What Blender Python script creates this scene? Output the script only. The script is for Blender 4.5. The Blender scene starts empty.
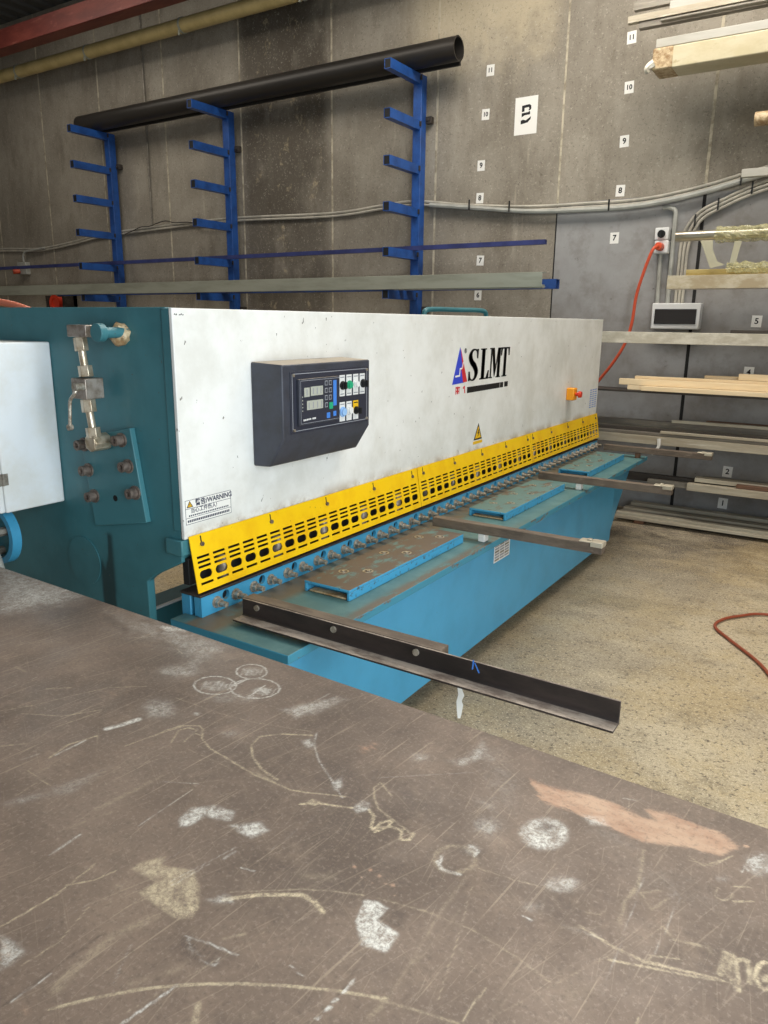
import bpy, bmesh, math, random
import numpy as np
from mathutils import Vector, Matrix, noise as mnoise

random.seed(4)
SC = bpy.context.scene
COL = SC.collection

# ------------------------------------------------------------------ materials
def lin(c):
    return tuple(((v/255.)/12.92 if v/255. <= .04045 else ((v/255.+.055)/1.055)**2.4) for v in c[:3]) + (1.,)

class NM:
    def __init__(s, name, rough=.6, metal=0., spec=.5):
        s.m = bpy.data.materials.new(name); s.m.use_nodes = True
        s.n = s.m.node_tree.nodes; s.l = s.m.node_tree.links
        s.b = s.n['Principled BSDF']
        s.b.inputs['Roughness'].default_value = rough
        s.b.inputs['Metallic'].default_value = metal
        s.b.inputs['Specular IOR Level'].default_value = spec
        s.g = s.n.new('ShaderNodeNewGeometry')
        s.pos = s.g.outputs['Position']
    def put(s, sock, v):
        if isinstance(v, bpy.types.NodeSocket): s.l.new(v, sock)
        else: sock.default_value = v
    def noise(s, scale, detail=4., rough=.6, st=(1, 1, 1), off=(0, 0, 0), dist=0.):
        mp = s.n.new('ShaderNodeMapping'); s.l.new(s.pos, mp.inputs['Vector'])
        mp.inputs['Scale'].default_value = st; mp.inputs['Location'].default_value = off
        t = s.n.new('ShaderNodeTexNoise'); s.l.new(mp.outputs['Vector'], t.inputs['Vector'])
        t.inputs['Scale'].default_value = scale; t.inputs['Detail'].default_value = detail
        t.inputs['Roughness'].default_value = rough; t.inputs['Distortion'].default_value = dist
        return t.outputs['Fac']
    def voro(s, scale, st=(1, 1, 1)):
        mp = s.n.new('ShaderNodeMapping'); s.l.new(s.pos, mp.inputs['Vector'])
        mp.inputs['Scale'].default_value = st
        t = s.n.new('ShaderNodeTexVoronoi'); s.l.new(mp.outputs['Vector'], t.inputs['Vector'])
        t.inputs['Scale'].default_value = scale
        return t.outputs['Color']
    def rng(s, v, a, b, lo=0., hi=1.):
        r = s.n.new('ShaderNodeMapRange'); r.interpolation_type = 'SMOOTHSTEP'; r.clamp = True
        s.l.new(v, r.inputs['Value'])
        for k, x in zip(('From Min', 'From Max', 'To Min', 'To Max'), (a, b, lo, hi)): r.inputs[k].default_value = x
        return r.outputs['Result']
    def math(s, op, a, b=0.):
        r = s.n.new('ShaderNodeMath'); r.operation = op
        s.put(r.inputs[0], a); s.put(r.inputs[1], b)
        return r.outputs[0]
    def mix(s, f, a, b, mode='MIX'):
        r = s.n.new('ShaderNodeMix'); r.data_type = 'RGBA'; r.blend_type = mode
        s.put(r.inputs[0], f)
        for k, x in ((6, a), (7, b)):
            s.put(r.inputs[k], x if isinstance(x, bpy.types.NodeSocket) else (lin(x) if len(x) == 3 else x))
        return r.outputs[2]
    def axis(s, which, vec=None):
        r = s.n.new('ShaderNodeSeparateXYZ'); s.l.new(vec or s.pos, r.inputs[0])
        return r.outputs['XYZ'.index(which)]
    def band(s, which, a0, a1, b1, b0, ):
        """1 between a1..b1 falling to 0 at a0 / b0"""
        x = s.axis(which)
        return s.math('MULTIPLY', s.rng(x, a0, a1), s.rng(x, b1, b0, 1., 0.))
    def attr(s, name):
        a = s.n.new('ShaderNodeAttribute'); a.attribute_name = name
        r = s.n.new('ShaderNodeSeparateColor'); s.l.new(a.outputs['Color'], r.inputs[0])
        return r.outputs[0], r.outputs[1], r.outputs[2], a.outputs['Alpha']
    def bump(s, h, strength=.2, dist=.01):
        b = s.n.new('ShaderNodeBump'); b.inputs['Strength'].default_value = strength
        b.inputs['Distance'].default_value = dist
        s.l.new(h, b.inputs['Height']); s.l.new(b.outputs['Normal'], s.b.inputs['Normal'])
    def col(s, c):
        s.put(s.b.inputs['Base Color'], c if isinstance(c, bpy.types.NodeSocket) else (lin(c) if len(c) == 3 else c))
        return s
    def rough(s, v): s.put(s.b.inputs['Roughness'], v); return s

def simple(name, c, rough=.55, metal=0., var=.0, scale=30., c2=None, st=(1, 1, 1)):
    m = NM(name, rough, metal)
    if c2 is None and var: c2 = tuple(v*(1-var) for v in c)
    if c2 is not None:
        m.col(m.mix(m.rng(m.noise(scale, 5, .65, st), .35, .7), c, c2))
    else: m.col(c)
    return m.m

M = {}
TEAL_LIT = (70, 158, 198)  # brighter, bluer copy of the shear's teal, with door daylight painted in
def teal_mat():
    m = NM('teal_paint_lit', .42)
    c = m.mix(m.rng(m.noise(5, 5, .6), .35, .75), TEAL_LIT, (64, 148, 186))
    nz = m.axis('Z', m.g.outputs['Normal'])
    dust = m.math('MULTIPLY', m.rng(nz, .75, .95), m.rng(m.noise(14, 6, .7), .25, .6, .45, .95))
    c = m.mix(dust, c, (112, 128, 118))
    chip = m.rng(m.noise(60, 4, .7), .70, .73)
    c = m.mix(m.math('MULTIPLY', chip, .6), c, (70, 62, 55))
    m.rough(m.math('ADD', .38, m.math('MULTIPLY', dust, .35)))
    return m.col(c).m
M['teal'] = teal_mat()
def frame_teal():
    m = NM('teal_paint_shaded', .45)
    c = m.mix(m.rng(m.noise(4, 5, .6), .35, .75), (64, 121, 129), (52, 104, 112))  # darker copy of the same teal, with shade painted into the colour
    c = m.mix(m.math('MULTIPLY', m.rng(m.noise(9, 5, .7, (1, 1, .25)), .55, .75), .25), c, (105, 140, 135))
    # oil runs under the bolted plate
    x = m.axis('X'); z = m.axis('Z')
    run = m.math('MULTIPLY', m.band('X', -2.262, -2.245, -2.19, -2.165), m.math('MULTIPLY', m.rng(z, .85, .875, 1, 0), m.rng(m.noise(14, 3, .5, (1, 1, .25)), .40, .52)))
    c = m.mix(m.math('MULTIPLY', run, .75), c, (18, 32, 34))
    c = m.mix(m.rng(m.noise(70, 3, .6), .71, .73, 0, .7), c, (85, 75, 65))
    return m.col(c).m
M['frame'] = frame_teal()
def bedplate():
    m = NM('teal_paint_half_lit', .5)
    nz = m.axis('Z', m.g.outputs['Normal'])
    c = m.mix(m.rng(m.noise(10, 6, .7), .3, .65), (92, 128, 127), (74, 112, 114))
    nx_ = m.axis('X', m.g.outputs['Normal'])
    side = m.mix(m.math('MULTIPLY', m.rng(nx_, .5, .9), m.rng(m.noise(30, 5, .7, (1, .3, 1)), .54, .62)), (58, 134, 158), (108, 92, 76))  # side colour painted between the lit and shaded teal copies
    wear = m.math('MULTIPLY', m.band('X', -1.40, -1.365, -1.30, -1.2), m.math('MULTIPLY', m.band('Y', 1.8, 2.0, 2.9, 3.6), m.rng(m.noise(16, 5, .75, (1, .35, 1)), .38, .50)))
    c = m.mix(m.math('MULTIPLY', wear, .85), c, (104, 88, 72))
    back = m.math('MULTIPLY', m.band('X', -1.80, -1.77, -1.68, -1.62), m.rng(m.noise(9, 5, .7), .3, .5, .4, .9))
    c = m.mix(back, c, (112, 96, 74))
    return m.col(m.mix(m.rng(nz, .6, .9), side, c)).m
M['bedplate'] = bedplate()
def worn_teal():
    m = NM('worn_teal_plate', .55)
    near = m.rng(m.axis('Y'), 2.9, 3.3, -.06, .07)
    c = m.mix(m.rng(m.math('ADD', m.noise(18, 6, .7, (1, .5, 1)), near), .45, .55), (98, 84, 72), (92, 124, 122))
    nz = m.axis('Z', m.g.outputs['Normal'])
    edge = m.rng(m.noise(45, 5, .7), .55, .66)
    side = m.mix(edge, TEAL_LIT, (72, 84, 86))
    return m.col(m.mix(m.rng(nz, .6, .9), side, c)).m
M['worn'] = worn_teal()
def white_mat():
    m = NM('machine_white', .45)
    c = m.mix(m.rng(m.noise(3.2, 6, .65), .36, .68), (241, 241, 237), (222, 221, 214))
    c = m.mix(m.rng(m.noise(2.2, 6, .7, (1, 1, .5), (5, 1, 2)), .52, .75, 0, .35), c, (202, 196, 180))
    c = m.mix(m.rng(m.noise(40, 3, .6, (1, 1, .6)), .70, .715, 0, .85), c, (88, 80, 70))
    x = m.axis('Z')
    low = m.math('MULTIPLY', m.rng(x, .90, .965, 1, 0), m.rng(m.noise(7, 5, .7), .40, .62))
    c = m.mix(m.math('MULTIPLY', low, .75), c, (165, 145, 118))
    return m.col(c).m
M['white'] = white_mat()
M['cabinet'] = simple('cabinet_white', (232, 236, 238), .4, 0, c2=(222, 222, 216), scale=5)
def yellow_mat():
    m = NM('guard_yellow', .42)
    c = m.mix(m.rng(m.noise(8, 5, .6), .4, .75), (252, 204, 14), (240, 182, 8))
    c = m.mix(m.rng(m.noise(50, 3, .6), .71, .73, 0, .6), c, (150, 115, 40))
    return m.col(c).m
M['yellow'] = yellow_mat()
M['steel'] = simple('bright_steel', (170, 160, 150), .35, .5, c2=(126, 112, 98), scale=30)
M['zinc'] = simple('zinc_bolt', (196, 188, 174), .35, .55, c2=(135, 120, 102), scale=80)
M['shiny'] = simple('bright_worn_bolt', (226, 222, 212), .4, .1, c2=(180, 172, 158), scale=60)
M['brass'] = simple('plated_fitting', (205, 192, 170), .3, .6, c2=(168, 148, 120), scale=30)
M['blackbolt'] = simple('dark_cap_screw', (128, 114, 104), .5, .3, c2=(88, 76, 68), scale=60)
M['black'] = simple('black_rubber', (22, 22, 23), .6)
M['dark'] = simple('dark_recess', (14, 14, 15), .9)
def rusty(name, a, b, c3, sc=14, st=(1, 1, 1), rough=.62, metal=.25):
    m = NM(name, rough, metal)
    c = m.mix(m.rng(m.noise(sc, 6, .7, st), .35, .65), a, b)
    c = m.mix(m.rng(m.noise(sc*3.1, 5, .7, st, (3, 1, 2)), .55, .75), c, c3)
    return m.col(c).m
M['blade'] = rusty('oiled_blade_steel', (74, 64, 58), (54, 46, 42), (96, 82, 72))
M['arm'] = rusty('mill_steel_bar', (120, 106, 92), (92, 80, 70), (140, 124, 108), 18, (.3, 1, 1))
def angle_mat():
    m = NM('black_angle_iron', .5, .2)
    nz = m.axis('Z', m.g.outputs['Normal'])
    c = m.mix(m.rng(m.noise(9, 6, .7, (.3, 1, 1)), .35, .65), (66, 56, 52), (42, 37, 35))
    up = m.mix(m.rng(m.noise(22, 6, .75, (.4, 1, 1)), .38, .62), (186, 172, 158), (128, 114, 104))  # upward faces coloured paler to stand in for light from above
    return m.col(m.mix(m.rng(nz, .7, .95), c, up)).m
M['angle'] = angle_mat()
def ctrl_mat():
    m = NM('slate_control_box', .5)
    c = m.mix(m.rng(m.noise(14, 5, .65), .35, .7), (62, 65, 76), (54, 55, 62))
    up = m.math('MULTIPLY', m.rng(m.axis('Z', m.g.outputs['Normal']), .8, .97), m.rng(m.noise(12, 5, .7), .25, .5, .5, .95))
    return m.col(m.mix(up, c, (178, 164, 144))).m
M['ctrl'] = ctrl_mat()
M['ctrl_panel'] = simple('control_face', (48, 50, 62), .4)
M['disp'] = simple('display_grey', (176, 178, 166), .3)
M['keyblue'] = simple('key_blue', (70, 130, 215), .4)
M['palebtn'] = simple('pale_blue_button', (150, 190, 235), .4)
M['keygreen'] = simple('key_green', (40, 165, 120), .4)
M['lineg'] = simple('printed_line', (150, 152, 158), .5)
M['label'] = simple('label_white', (226, 226, 224), .5)
M['paper'] = simple('paper_white', (238, 236, 230), .7)
M['ink'] = simple('black_ink', (22, 20, 22), .6)
M['navyink'] = simple('navy_ink', (46, 52, 74), .6)
M['logoblue'] = simple('logo_blue', (54, 74, 205), .5)
M['logored'] = simple('logo_red', (208, 42, 52), .5)
M['signyellow'] = simple('sign_yellow', (240, 190, 30), .5)
M['orange'] = simple('stop_box_orange', (246, 160, 24), .4)
M['red'] = simple('stop_red', (215, 60, 35), .35)
M['plug'] = simple('cord_orange', (208, 84, 52), .5)
M['salmon'] = simple('salmon_hose', (228, 132, 104), .5)
M['floorcord'] = simple('cord_dull_orange', (150, 72, 45), .6)
M['rackblue'] = simple('rack_blue', (38, 86, 160), .42, 0, c2=(30, 68, 130), scale=9)
M['flatblue'] = simple('blue_steel_bar', (58, 66, 120), .5, 0, c2=(44, 50, 96), scale=6)
M['navybar'] = simple('blue_box_bar', (40, 76, 140), .5, 0, c2=(36, 52, 96), scale=6)
M['bpipe'] = simple('black_pipe', (62, 58, 54), .38, .35, c2=(48, 45, 42), scale=4, st=(.1, 1, 1))
M['galv'] = simple('galvanised', (168, 170, 156), .5, .25, c2=(146, 148, 134), scale=9, st=(.2, 1, 1))
M['conduit'] = simple('grey_conduit', (176, 176, 168), .5, 0, var=.12, scale=8)
M['cable'] = simple('cable_sheath', (190, 184, 170), .55, 0, var=.15, scale=8)
M['redbeam'] = rusty('red_oxide_beam', (128, 62, 52), (104, 46, 40), (146, 84, 72), 6, (.3, 1, 1), .5, 0.)
M['cream'] = simple('cream_pipe', (196, 176, 122), .42, 0, c2=(176, 156, 104), scale=5)
M['roof'] = simple('roof_sheet', (96, 96, 94), .5, .3)
M['timber'] = rusty('pale_timber', (240, 218, 180), (226, 200, 158), (246, 228, 196), 14, (.08, 1, 1), .65, 0.)
def film_mat(name, a, b, sc):
    m = NM(name, .22, .1)
    m.col(m.mix(m.rng(m.noise(sc, 6, .7, (.5, 1, 1)), .40, .66), a, b))
    m.bump(m.noise(sc*1.3, 4, .6, (.5, 1, 1)), .5, .01)
    return m.m
M['whitebar'] = simple('white_painted_bar', (190, 187, 178), .5, 0, c2=(170, 166, 154), scale=6, st=(.2, 1, 1))
M['film'] = film_mat('film_wrapped_steel', (192, 184, 166), (216, 210, 194), 14)
M['filmtan'] = film_mat('film_wrapped_tan', (180, 164, 134), (206, 196, 172), 12)
M['cardboard'] = rusty('wrapped_cream', (196, 184, 150), (208, 198, 170), (176, 160, 124), 7, (.5, 1, 1), .3, 0.)
M['brownwrap'] = rusty('torn_brown_wrap', (150, 118, 80), (206, 186, 150), (110, 82, 58), 26, (1, 1, 1), .5, 0.)
def net_mat():
    m = NM('yellow_plastic_wrap', .25)
    m.col(m.mix(m.rng(m.noise(40, 5, .7), .4, .65), (214, 208, 160), (186, 178, 122)))
    m.b.inputs['Alpha'].default_value = .42
    return m.m
M['net'] = net_mat()
def clearw():
    m = NM('clear_plastic_strip', .2)
    m.col((205, 200, 170)); m.b.inputs['Alpha'].default_value = .45
    return m.m
M['clear'] = clearw()
M['gold'] = rusty('gold_profile', (182, 158, 92), (206, 186, 126), (150, 126, 70), 16, (.2, 1, 1), .35, .4)
M['tube'] = simple('silver_tube', (190, 184, 168), .28, .8, c2=(150, 140, 122), scale=12, st=(.2, 1, 1))
M['barbrown'] = rusty('rusty_flat_bar', (120, 84, 62), (96, 74, 60), (156, 120, 92), 14, (.1, 1, 1), .6, .2)
M['bargrey'] = rusty('grey_flat_bar', (150, 144, 132), (118, 110, 100), (178, 170, 154), 12, (.1, 1, 1), .45, .4)
M['barpale'] = rusty('pale_flat_bar', (196, 188, 168), (170, 158, 138), (212, 206, 190), 12, (.1, 1, 1), .45, .3)
M['bardark'] = rusty('dark_flat_bar', (76, 70, 64), (58, 52, 48), (104, 94, 84), 12, (.1, 1, 1), .5, .3)
M['clip'] = simple('white_rag', (222, 220, 214), .7)
M['breakglass'] = simple('smoked_window', (44, 40, 38), .25)

def concrete_wall():
    m = NM('concrete_panel', .85)
    c = m.mix(m.rng(m.noise(.9, 6, .62), .3, .7), (166, 158, 144), (134, 126, 113))
    c = m.mix(m.rng(m.noise(3.2, 6, .72, (1, 1, .35)), .45, .75, 0, .55), c, (100, 90, 76))
    c = m.mix(m.rng(m.noise(5, 5, .7, (1.6, 1, .18), (2, 0, 5)), .60, .74, 0, .35), c, (196, 186, 166))
    # damp stained panel
    z = m.axis('Z')
    st = m.math('MULTIPLY', m.band('X', -6.35, -6.1, -5.15, -4.92), m.rng(z, 1.2, 4.6, .75, .9))
    st = m.math('MULTIPLY', st, m.rng(m.noise(1.8, 5, .6, (1, 1, .6), (0, 0, 3)), .3, .52, .25, 1))
    c = m.mix(m.math('MULTIPLY', st, .85), c, (58, 49, 38))
    eff = m.math('MULTIPLY', m.band('X', -6.15, -5.9, -5.2, -4.95), m.rng(m.noise(5.5, 6, .75, (1, 1, .8), (7, 0, 1)), .57, .68))
    c = m.mix(m.math('MULTIPLY', eff, .6), c, (186, 170, 138))
    # pale tan patch high on the wall
    hi = m.math('MULTIPLY', m.band('X', -4.3, -3.7, -2.75, -2.5), m.rng(m.math('ADD', z, m.math('MULTIPLY', m.noise(2.5, 5, .7), 1.0)), 4.15, 4.75))
    c = m.mix(m.math('MULTIPLY', hi, .55), c, (214, 198, 166))
    c = m.mix(m.rng(m.noise(55, 4, .8), .55, .70, 0, .6), c, (74, 66, 57))
    c = m.mix(m.rng(m.noise(48, 4, .8, (1, 1, 1), (3, 0, 9)), .56, .70, 0, .5), c, (206, 198, 182))
    m.bump(m.noise(60, 4, .7), .25, .01)
    return m.col(c).m
M['concrete'] = concrete_wall()
def grey_wall():
    m = NM('grey_painted_concrete', .8)
    c = m.mix(m.rng(m.noise(1.4, 6, .65), .35, .7), (158, 157, 156), (130, 126, 122))
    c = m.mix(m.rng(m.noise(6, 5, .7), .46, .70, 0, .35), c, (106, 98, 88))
    c = m.mix(m.rng(m.noise(24, 3, .6), .72, .74, 0, .6), c, (60, 54, 50))
    return m.col(c).m
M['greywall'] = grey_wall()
M['mortar'] = simple('joint_mortar', (200, 190, 168), .9, 0, c2=(138, 128, 110), scale=10)
M['seam'] = simple('panel_gap', (30, 28, 27), .9)
def floor_mat():
    m = NM('stained_concrete_floor', .7)
    c = m.mix(m.rng(m.noise(1.1, 6, .65), .32, .68), (206, 190, 160), (168, 152, 126))
    c = m.mix(m.rng(m.noise(4.5, 6, .72), .45, .72, 0, .55), c, (204, 186, 150))
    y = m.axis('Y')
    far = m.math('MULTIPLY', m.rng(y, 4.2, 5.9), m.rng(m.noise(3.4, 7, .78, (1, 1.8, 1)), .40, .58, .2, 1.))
    c = m.mix(m.math('MULTIPLY', far, .9), c, (64, 50, 38))  # brown stains, plus weaker light at the far end painted into the colour
    c = m.mix(m.rng(m.noise(2.2, 5, .6, (1, 1, 1), (4, 2, 0)), .62, .72, 0, .5), c, (108, 92, 68))
    sp = m.axis('X', m.voro(150))
    c = m.mix(m.rng(sp, .72, .95, 0, .3), c, (96, 82, 66))
    c = m.mix(m.rng(m.axis('Y', m.voro(190)), .75, .98, 0, .3), c, (222, 206, 176))
    c = m.mix(m.rng(m.noise(1.7, 6, .7, (1, 1, 1), (9, 2, 0)), .42, .62, 0, .45), c, (182, 156, 106))
    c = m.mix(m.rng(m.noise(3.1, 6, .75, (1, 1, 1), (1, 6, 0)), .52, .68, 0, .55), c, (112, 98, 78))
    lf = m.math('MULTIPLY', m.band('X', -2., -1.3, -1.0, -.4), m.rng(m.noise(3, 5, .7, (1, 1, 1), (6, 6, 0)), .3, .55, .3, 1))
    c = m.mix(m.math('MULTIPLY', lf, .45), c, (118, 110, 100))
    c = m.mix(m.rng(m.noise(42, 4, .75), .54, .64, 0, .75), c, (72, 62, 52))
    c = m.mix(m.rng(m.noise(95, 3, .75, (1, 1, 1), (5, 3, 1)), .54, .64, 0, .6), c, (232, 218, 188))
    c = m.mix(m.rng(m.noise(190, 3, .8, (1, 1, 1), (2, 7, 0)), .54, .64, 0, .5), c, (70, 62, 54))
    m.bump(m.noise(80, 4, .7), .2, .005)
    return m.col(c).m
M['floor'] = floor_mat()
def bench_mat():
    m = NM('scarred_steel_plate', .5, .15)
    c = m.mix(m.rng(m.noise(2.6, 6, .62), .3, .7), (132, 114, 100), (98, 84, 74))
    c = m.mix(m.rng(m.noise(9, 6, .75, (1, 1, 1), (2, 5, 0)), .48, .75, 0, .5), c, (152, 132, 114))
    c = m.mix(m.rng(m.noise(5, 5, .7, (1, 1, 1), (8, 1, 0)), .56, .74, 0, .45), c, (88, 76, 70))
    # fine handling scratches, two directions
    for k, (rx, am) in enumerate(((-1.47, .32), (-1.2, .2), (.5, .12), (-1.75, .2))):
        mp = m.n.new('ShaderNodeMapping'); m.l.new(m.pos, mp.inputs['Vector'])
        mp.vector_type = 'POINT'; mp.inputs['Rotation'].default_value = (0, 0, rx)
        mp2 = m.n.new('ShaderNodeMapping'); m.l.new(mp.outputs[0], mp2.inputs[0]); mp2.inputs['Scale'].default_value = (1.2, 40, 1)
        t = m.n.new('ShaderNodeTexNoise'); m.l.new(mp2.outputs[0], t.inputs['Vector']); t.inputs['Scale'].default_value = 4+k; t.inputs['Detail'].default_value = 4
        c = m.mix(m.rng(t.outputs['Fac'], .62, .72, 0, am), c, (190, 172, 148))
    w, y, cu, dk = m.attr('marks')
    grain = m.rng(m.noise(190, 4, .75), .36, .60, .30, 1.)
    grain2 = m.rng(m.noise(48, 5, .75), .34, .58, .30, 1.)
    gg = m.math('MULTIPLY', grain, grain2)
    def worn(v, gain):
        e = m.math('ADD', v, m.math('MULTIPLY', m.math('SUBTRACT', m.noise(38, 6, .75, (1, 1, 1), (1, 4, 0)), .5), .9))
        return m.math('MINIMUM', m.math('MULTIPLY', m.math('MULTIPLY', v, m.rng(e, .05, .52, .15, 1.)), gain), 1.)
    c = m.mix(m.math('MULTIPLY', dk, m.math('MULTIPLY', grain2, .8)), c, (72, 62, 58))
    ce = m.math('ADD', cu, m.math('MULTIPLY', m.math('SUBTRACT', m.noise(22, 7, .8, (.5, 1.4, 1)), .5), 2.2))
    c = m.mix(m.math('MULTIPLY', m.rng(ce, .30, .75), m.math('MINIMUM', m.math('MULTIPLY', cu, 1.6), .92)), c, m.mix(m.rng(m.noise(16, 6, .75, (.5, 1, 1)), .32, .62), (170, 132, 108), (196, 164, 138)))
    c = m.mix(m.math('MULTIPLY', worn(y, 1.25), gg), c, (212, 196, 164))
    w = m.math('MULTIPLY', w, m.math('SUBTRACT', 1., m.math('MULTIPLY', dk, .85)))
    c = m.mix(m.math('MULTIPLY', worn(w, 1.35), gg), c, (226, 224, 216))
    c = m.mix(m.rng(m.noise(140, 4, .75), .5, .7, 0, .35), c, (176, 160, 144))
    c = m.mix(m.rng(m.noise(120, 4, .75, (1, 1, 1), (3, 3, 0)), .5, .7, 0, .4), c, (78, 68, 62))
    m.rough(m.rng(m.noise(6, 5, .7), .3, .7, .40, .6))
    return m.col(c).m
M['bench'] = bench_mat()
M['benchleg'] = simple('bench_leg_steel', (80, 78, 76), .5, .4, var=.2, scale=12)

# ------------------------------------------------------------------ mesh tools
class MB:
    def __init__(s): s.v = []; s.f = []; s.mi = []
    def add(s, vs, fs, mi=0):
        b = len(s.v); s.v += [tuple(p) for p in vs]
        s.f += [tuple(b+i for i in f) for f in fs]; s.mi += [mi]*len(fs)
        return s
    def box(s, x0, x1, y0, y1, z0, z1, mi=0):
        return s.add([(x0, y0, z0), (x1, y0, z0), (x1, y1, z0), (x0, y1, z0), (x0, y0, z1), (x1, y0, z1), (x1, y1, z1), (x0, y1, z1)],
                     [(3, 2, 1, 0), (4, 5, 6, 7), (0, 1, 5, 4), (1, 2, 6, 5), (2, 3, 7, 6), (3, 0, 4, 7)], mi)
    def prism(s, pts, plane, a, b, mi=0):
        f = {'XZ': lambda p, t: (p[0], t, p[1]), 'YZ': lambda p, t: (t, p[0], p[1]), 'XY': lambda p, t: (p[0], p[1], t)}[plane]
        n = len(pts)
        vs = [f(p, a) for p in pts] + [f(p, b) for p in pts]
        fs = [tuple(range(n))[::-1], tuple(range(n, 2*n))] + [(i, (i+1) % n, n+(i+1) % n, n+i) for i in range(n)]
        return s.add(vs, fs, mi)
    def cyl(s, p0, p1, r0, r1=None, n=20, caps=True, mi=0, ph=0.):
        p0 = Vector(p0); p1 = Vector(p1); r1 = r0 if r1 is None else r1
        d = (p1-p0).normalized(); a = d.orthogonal().normalized(); b = d.cross(a)
        vs = []
        for p, r in ((p0, r0), (p1, r1)):
            for i in range(n):
                t = 2*math.pi*i/n+ph; vs.append(p+a*(r*math.cos(t))+b*(r*math.sin(t)))
        fs = [(i, (i+1) % n, n+(i+1) % n, n+i) for i in range(n)]
        if caps: fs += [tuple(range(n))[::-1], tuple(range(n, 2*n))]
        return s.add(vs, fs, mi)
    def ring(s, p0, p1, ro, ri, n=28, mi=0):
        p0 = Vector(p0); p1 = Vector(p1); d = (p1-p0).normalized(); a = d.orthogonal().normalized(); b = d.cross(a)
        vs = []
        for p, r in ((p0, ro), (p1, ro), (p1, ri), (p0, ri)):
            for i in range(n):
                t = 2*math.pi*i/n; vs.append(p+a*(r*math.cos(t))+b*(r*math.sin(t)))
        fs = [(k*n+i, k*n+(i+1) % n, ((k+1) % 4)*n+(i+1) % n, ((k+1) % 4)*n+i) for k in range(4) for i in range(n)]
        return s.add(vs, fs, mi)
    def tube(s, pts, r, n=8, sub=6, mi=0, rf=None):
        P = [Vector(p) for p in pts]
        if sub > 1 and len(P) > 2:
            Q = []
            for i in range(len(P)-1):
                a = P[max(i-1, 0)]; b = P[i]; c = P[i+1]; d = P[min(i+2, len(P)-1)]
                for k in range(sub):
                    t = k/sub
                    Q.append(.5*((2*b)+(-a+c)*t+(2*a-5*b+4*c-d)*t*t+(-a+3*b-3*c+d)*t**3))
            Q.append(P[-1]); P = Q
        vs = []; nn = len(P); up = None
        for i, p in enumerate(P):
            d = (P[min(i+1, nn-1)]-P[max(i-1, 0)]).normalized()
            if up is None: up = d.orthogonal().normalized()
            up = (up-d*up.dot(d)).normalized(); b = d.cross(up)
            rr = r*(rf(i/(nn-1)) if rf else 1.)
            for k in range(n):
                t = 2*math.pi*k/n; vs.append(p+up*(rr*math.cos(t))+b*(rr*math.sin(t)))
        fs = [(i*n+k, i*n+(k+1) % n, (i+1)*n+(k+1) % n, (i+1)*n+k) for i in range(nn-1) for k in range(n)]
        fs += [tuple(range(n))[::-1], tuple(range((nn-1)*n, nn*n))]
        return s.add(vs, fs, mi)
    def mesh(s, me, mat=None, mi=0):
        return s.add([(mat @ v.co if mat else v.co) for v in me.vertices], [tuple(p.vertices) for p in me.polygons], mi)
    def xform(s, m):
        s.v = [tuple(m @ Vector(p)) for p in s.v]; return s

ORG = {}
def build(mb, name, mats, parent=None, bevel=0., smooth=True, recalc=True, origin=None):
    mats = mats if isinstance(mats, (list, tuple)) else [mats]
    if parent is not None: o0 = ORG[parent]
    else: o0 = Vector(origin) if origin else Vector((0, 0, 0))
    me = bpy.data.meshes.new(name)
    me.from_pydata([tuple(Vector(p)-o0) for p in mb.v], [], mb.f)
    for k in mats: me.materials.append(M[k])
    me.polygons.foreach_set('material_index', mb.mi)
    if recalc:
        bm = bmesh.new(); bm.from_mesh(me)
        bmesh.ops.recalc_face_normals(bm, faces=bm.faces); bm.to_mesh(me); bm.free()
    if smooth:
        me.shade_smooth(); me.set_sharp_from_angle(angle=.62)
    me.update()
    o = bpy.data.objects.new(name, me); COL.objects.link(o)
    ORG[o] = o0
    if parent is not None: o.parent = parent
    else: o.location = o0
    if bevel:
        b = o.modifiers.new('edge', 'BEVEL'); b.width = bevel; b.segments = 2; b.limit_method = 'ANGLE'; b.angle_limit = .7
    return o
def tag(o, label, cat, group=None, kind=None):
    if label: o['label'] = label
    if cat: o['category'] = cat
    if group: o['group'] = group
    if kind: o['kind'] = kind
    return o
def root(name, loc, label, cat, group=None):
    o = bpy.data.objects.new(name, None); o.empty_display_size = .1; COL.objects.link(o)
    o.location = loc; ORG[o] = Vector(loc)
    return tag(o, label, cat, group)
def struct(o): o['kind'] = 'structure'; return o
def dup(o, dx, parent=None):
    c = o.copy(); COL.objects.link(c)
    if parent is None: c.location = o.location+Vector(dx)
    else: c.parent = parent
    for ch in list(o.children): dup(ch, None, c)
    return c
def curve_mesh(outer, holes, thick):
    cu = bpy.data.curves.new('outline', 'CURVE'); cu.dimensions = '2D'; cu.fill_mode = 'BOTH'; cu.extrude = thick/2
    for pts in [outer]+holes:
        sp = cu.splines.new('POLY'); sp.points.add(len(pts)-1)
        for p, q in zip(sp.points, pts): p.co = (q[0], q[1], 0, 1)
        sp.use_cyclic_u = True
    return to_mesh(cu)
def to_mesh(cu):
    o = bpy.data.objects.new('tmp', cu); COL.objects.link(o)
    dg = bpy.context.evaluated_depsgraph_get(); dg.update()
    me = bpy.data.meshes.new_from_object(o.evaluated_get(dg), depsgraph=dg)
    bpy.data.objects.remove(o); bpy.data.curves.remove(cu)
    return me
def text_mesh(body, size, ext=.0004, bold=0., shear=0., align='CENTER', sx=1.):
    cu = bpy.data.curves.new('lettering', 'FONT'); cu.body = body; cu.size = size; cu.extrude = ext
    cu.offset = bold; cu.shear = shear; cu.align_x = align; cu.align_y = 'CENTER'
    cu.resolution_u = 3
    me = to_mesh(cu)
    return me
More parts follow.
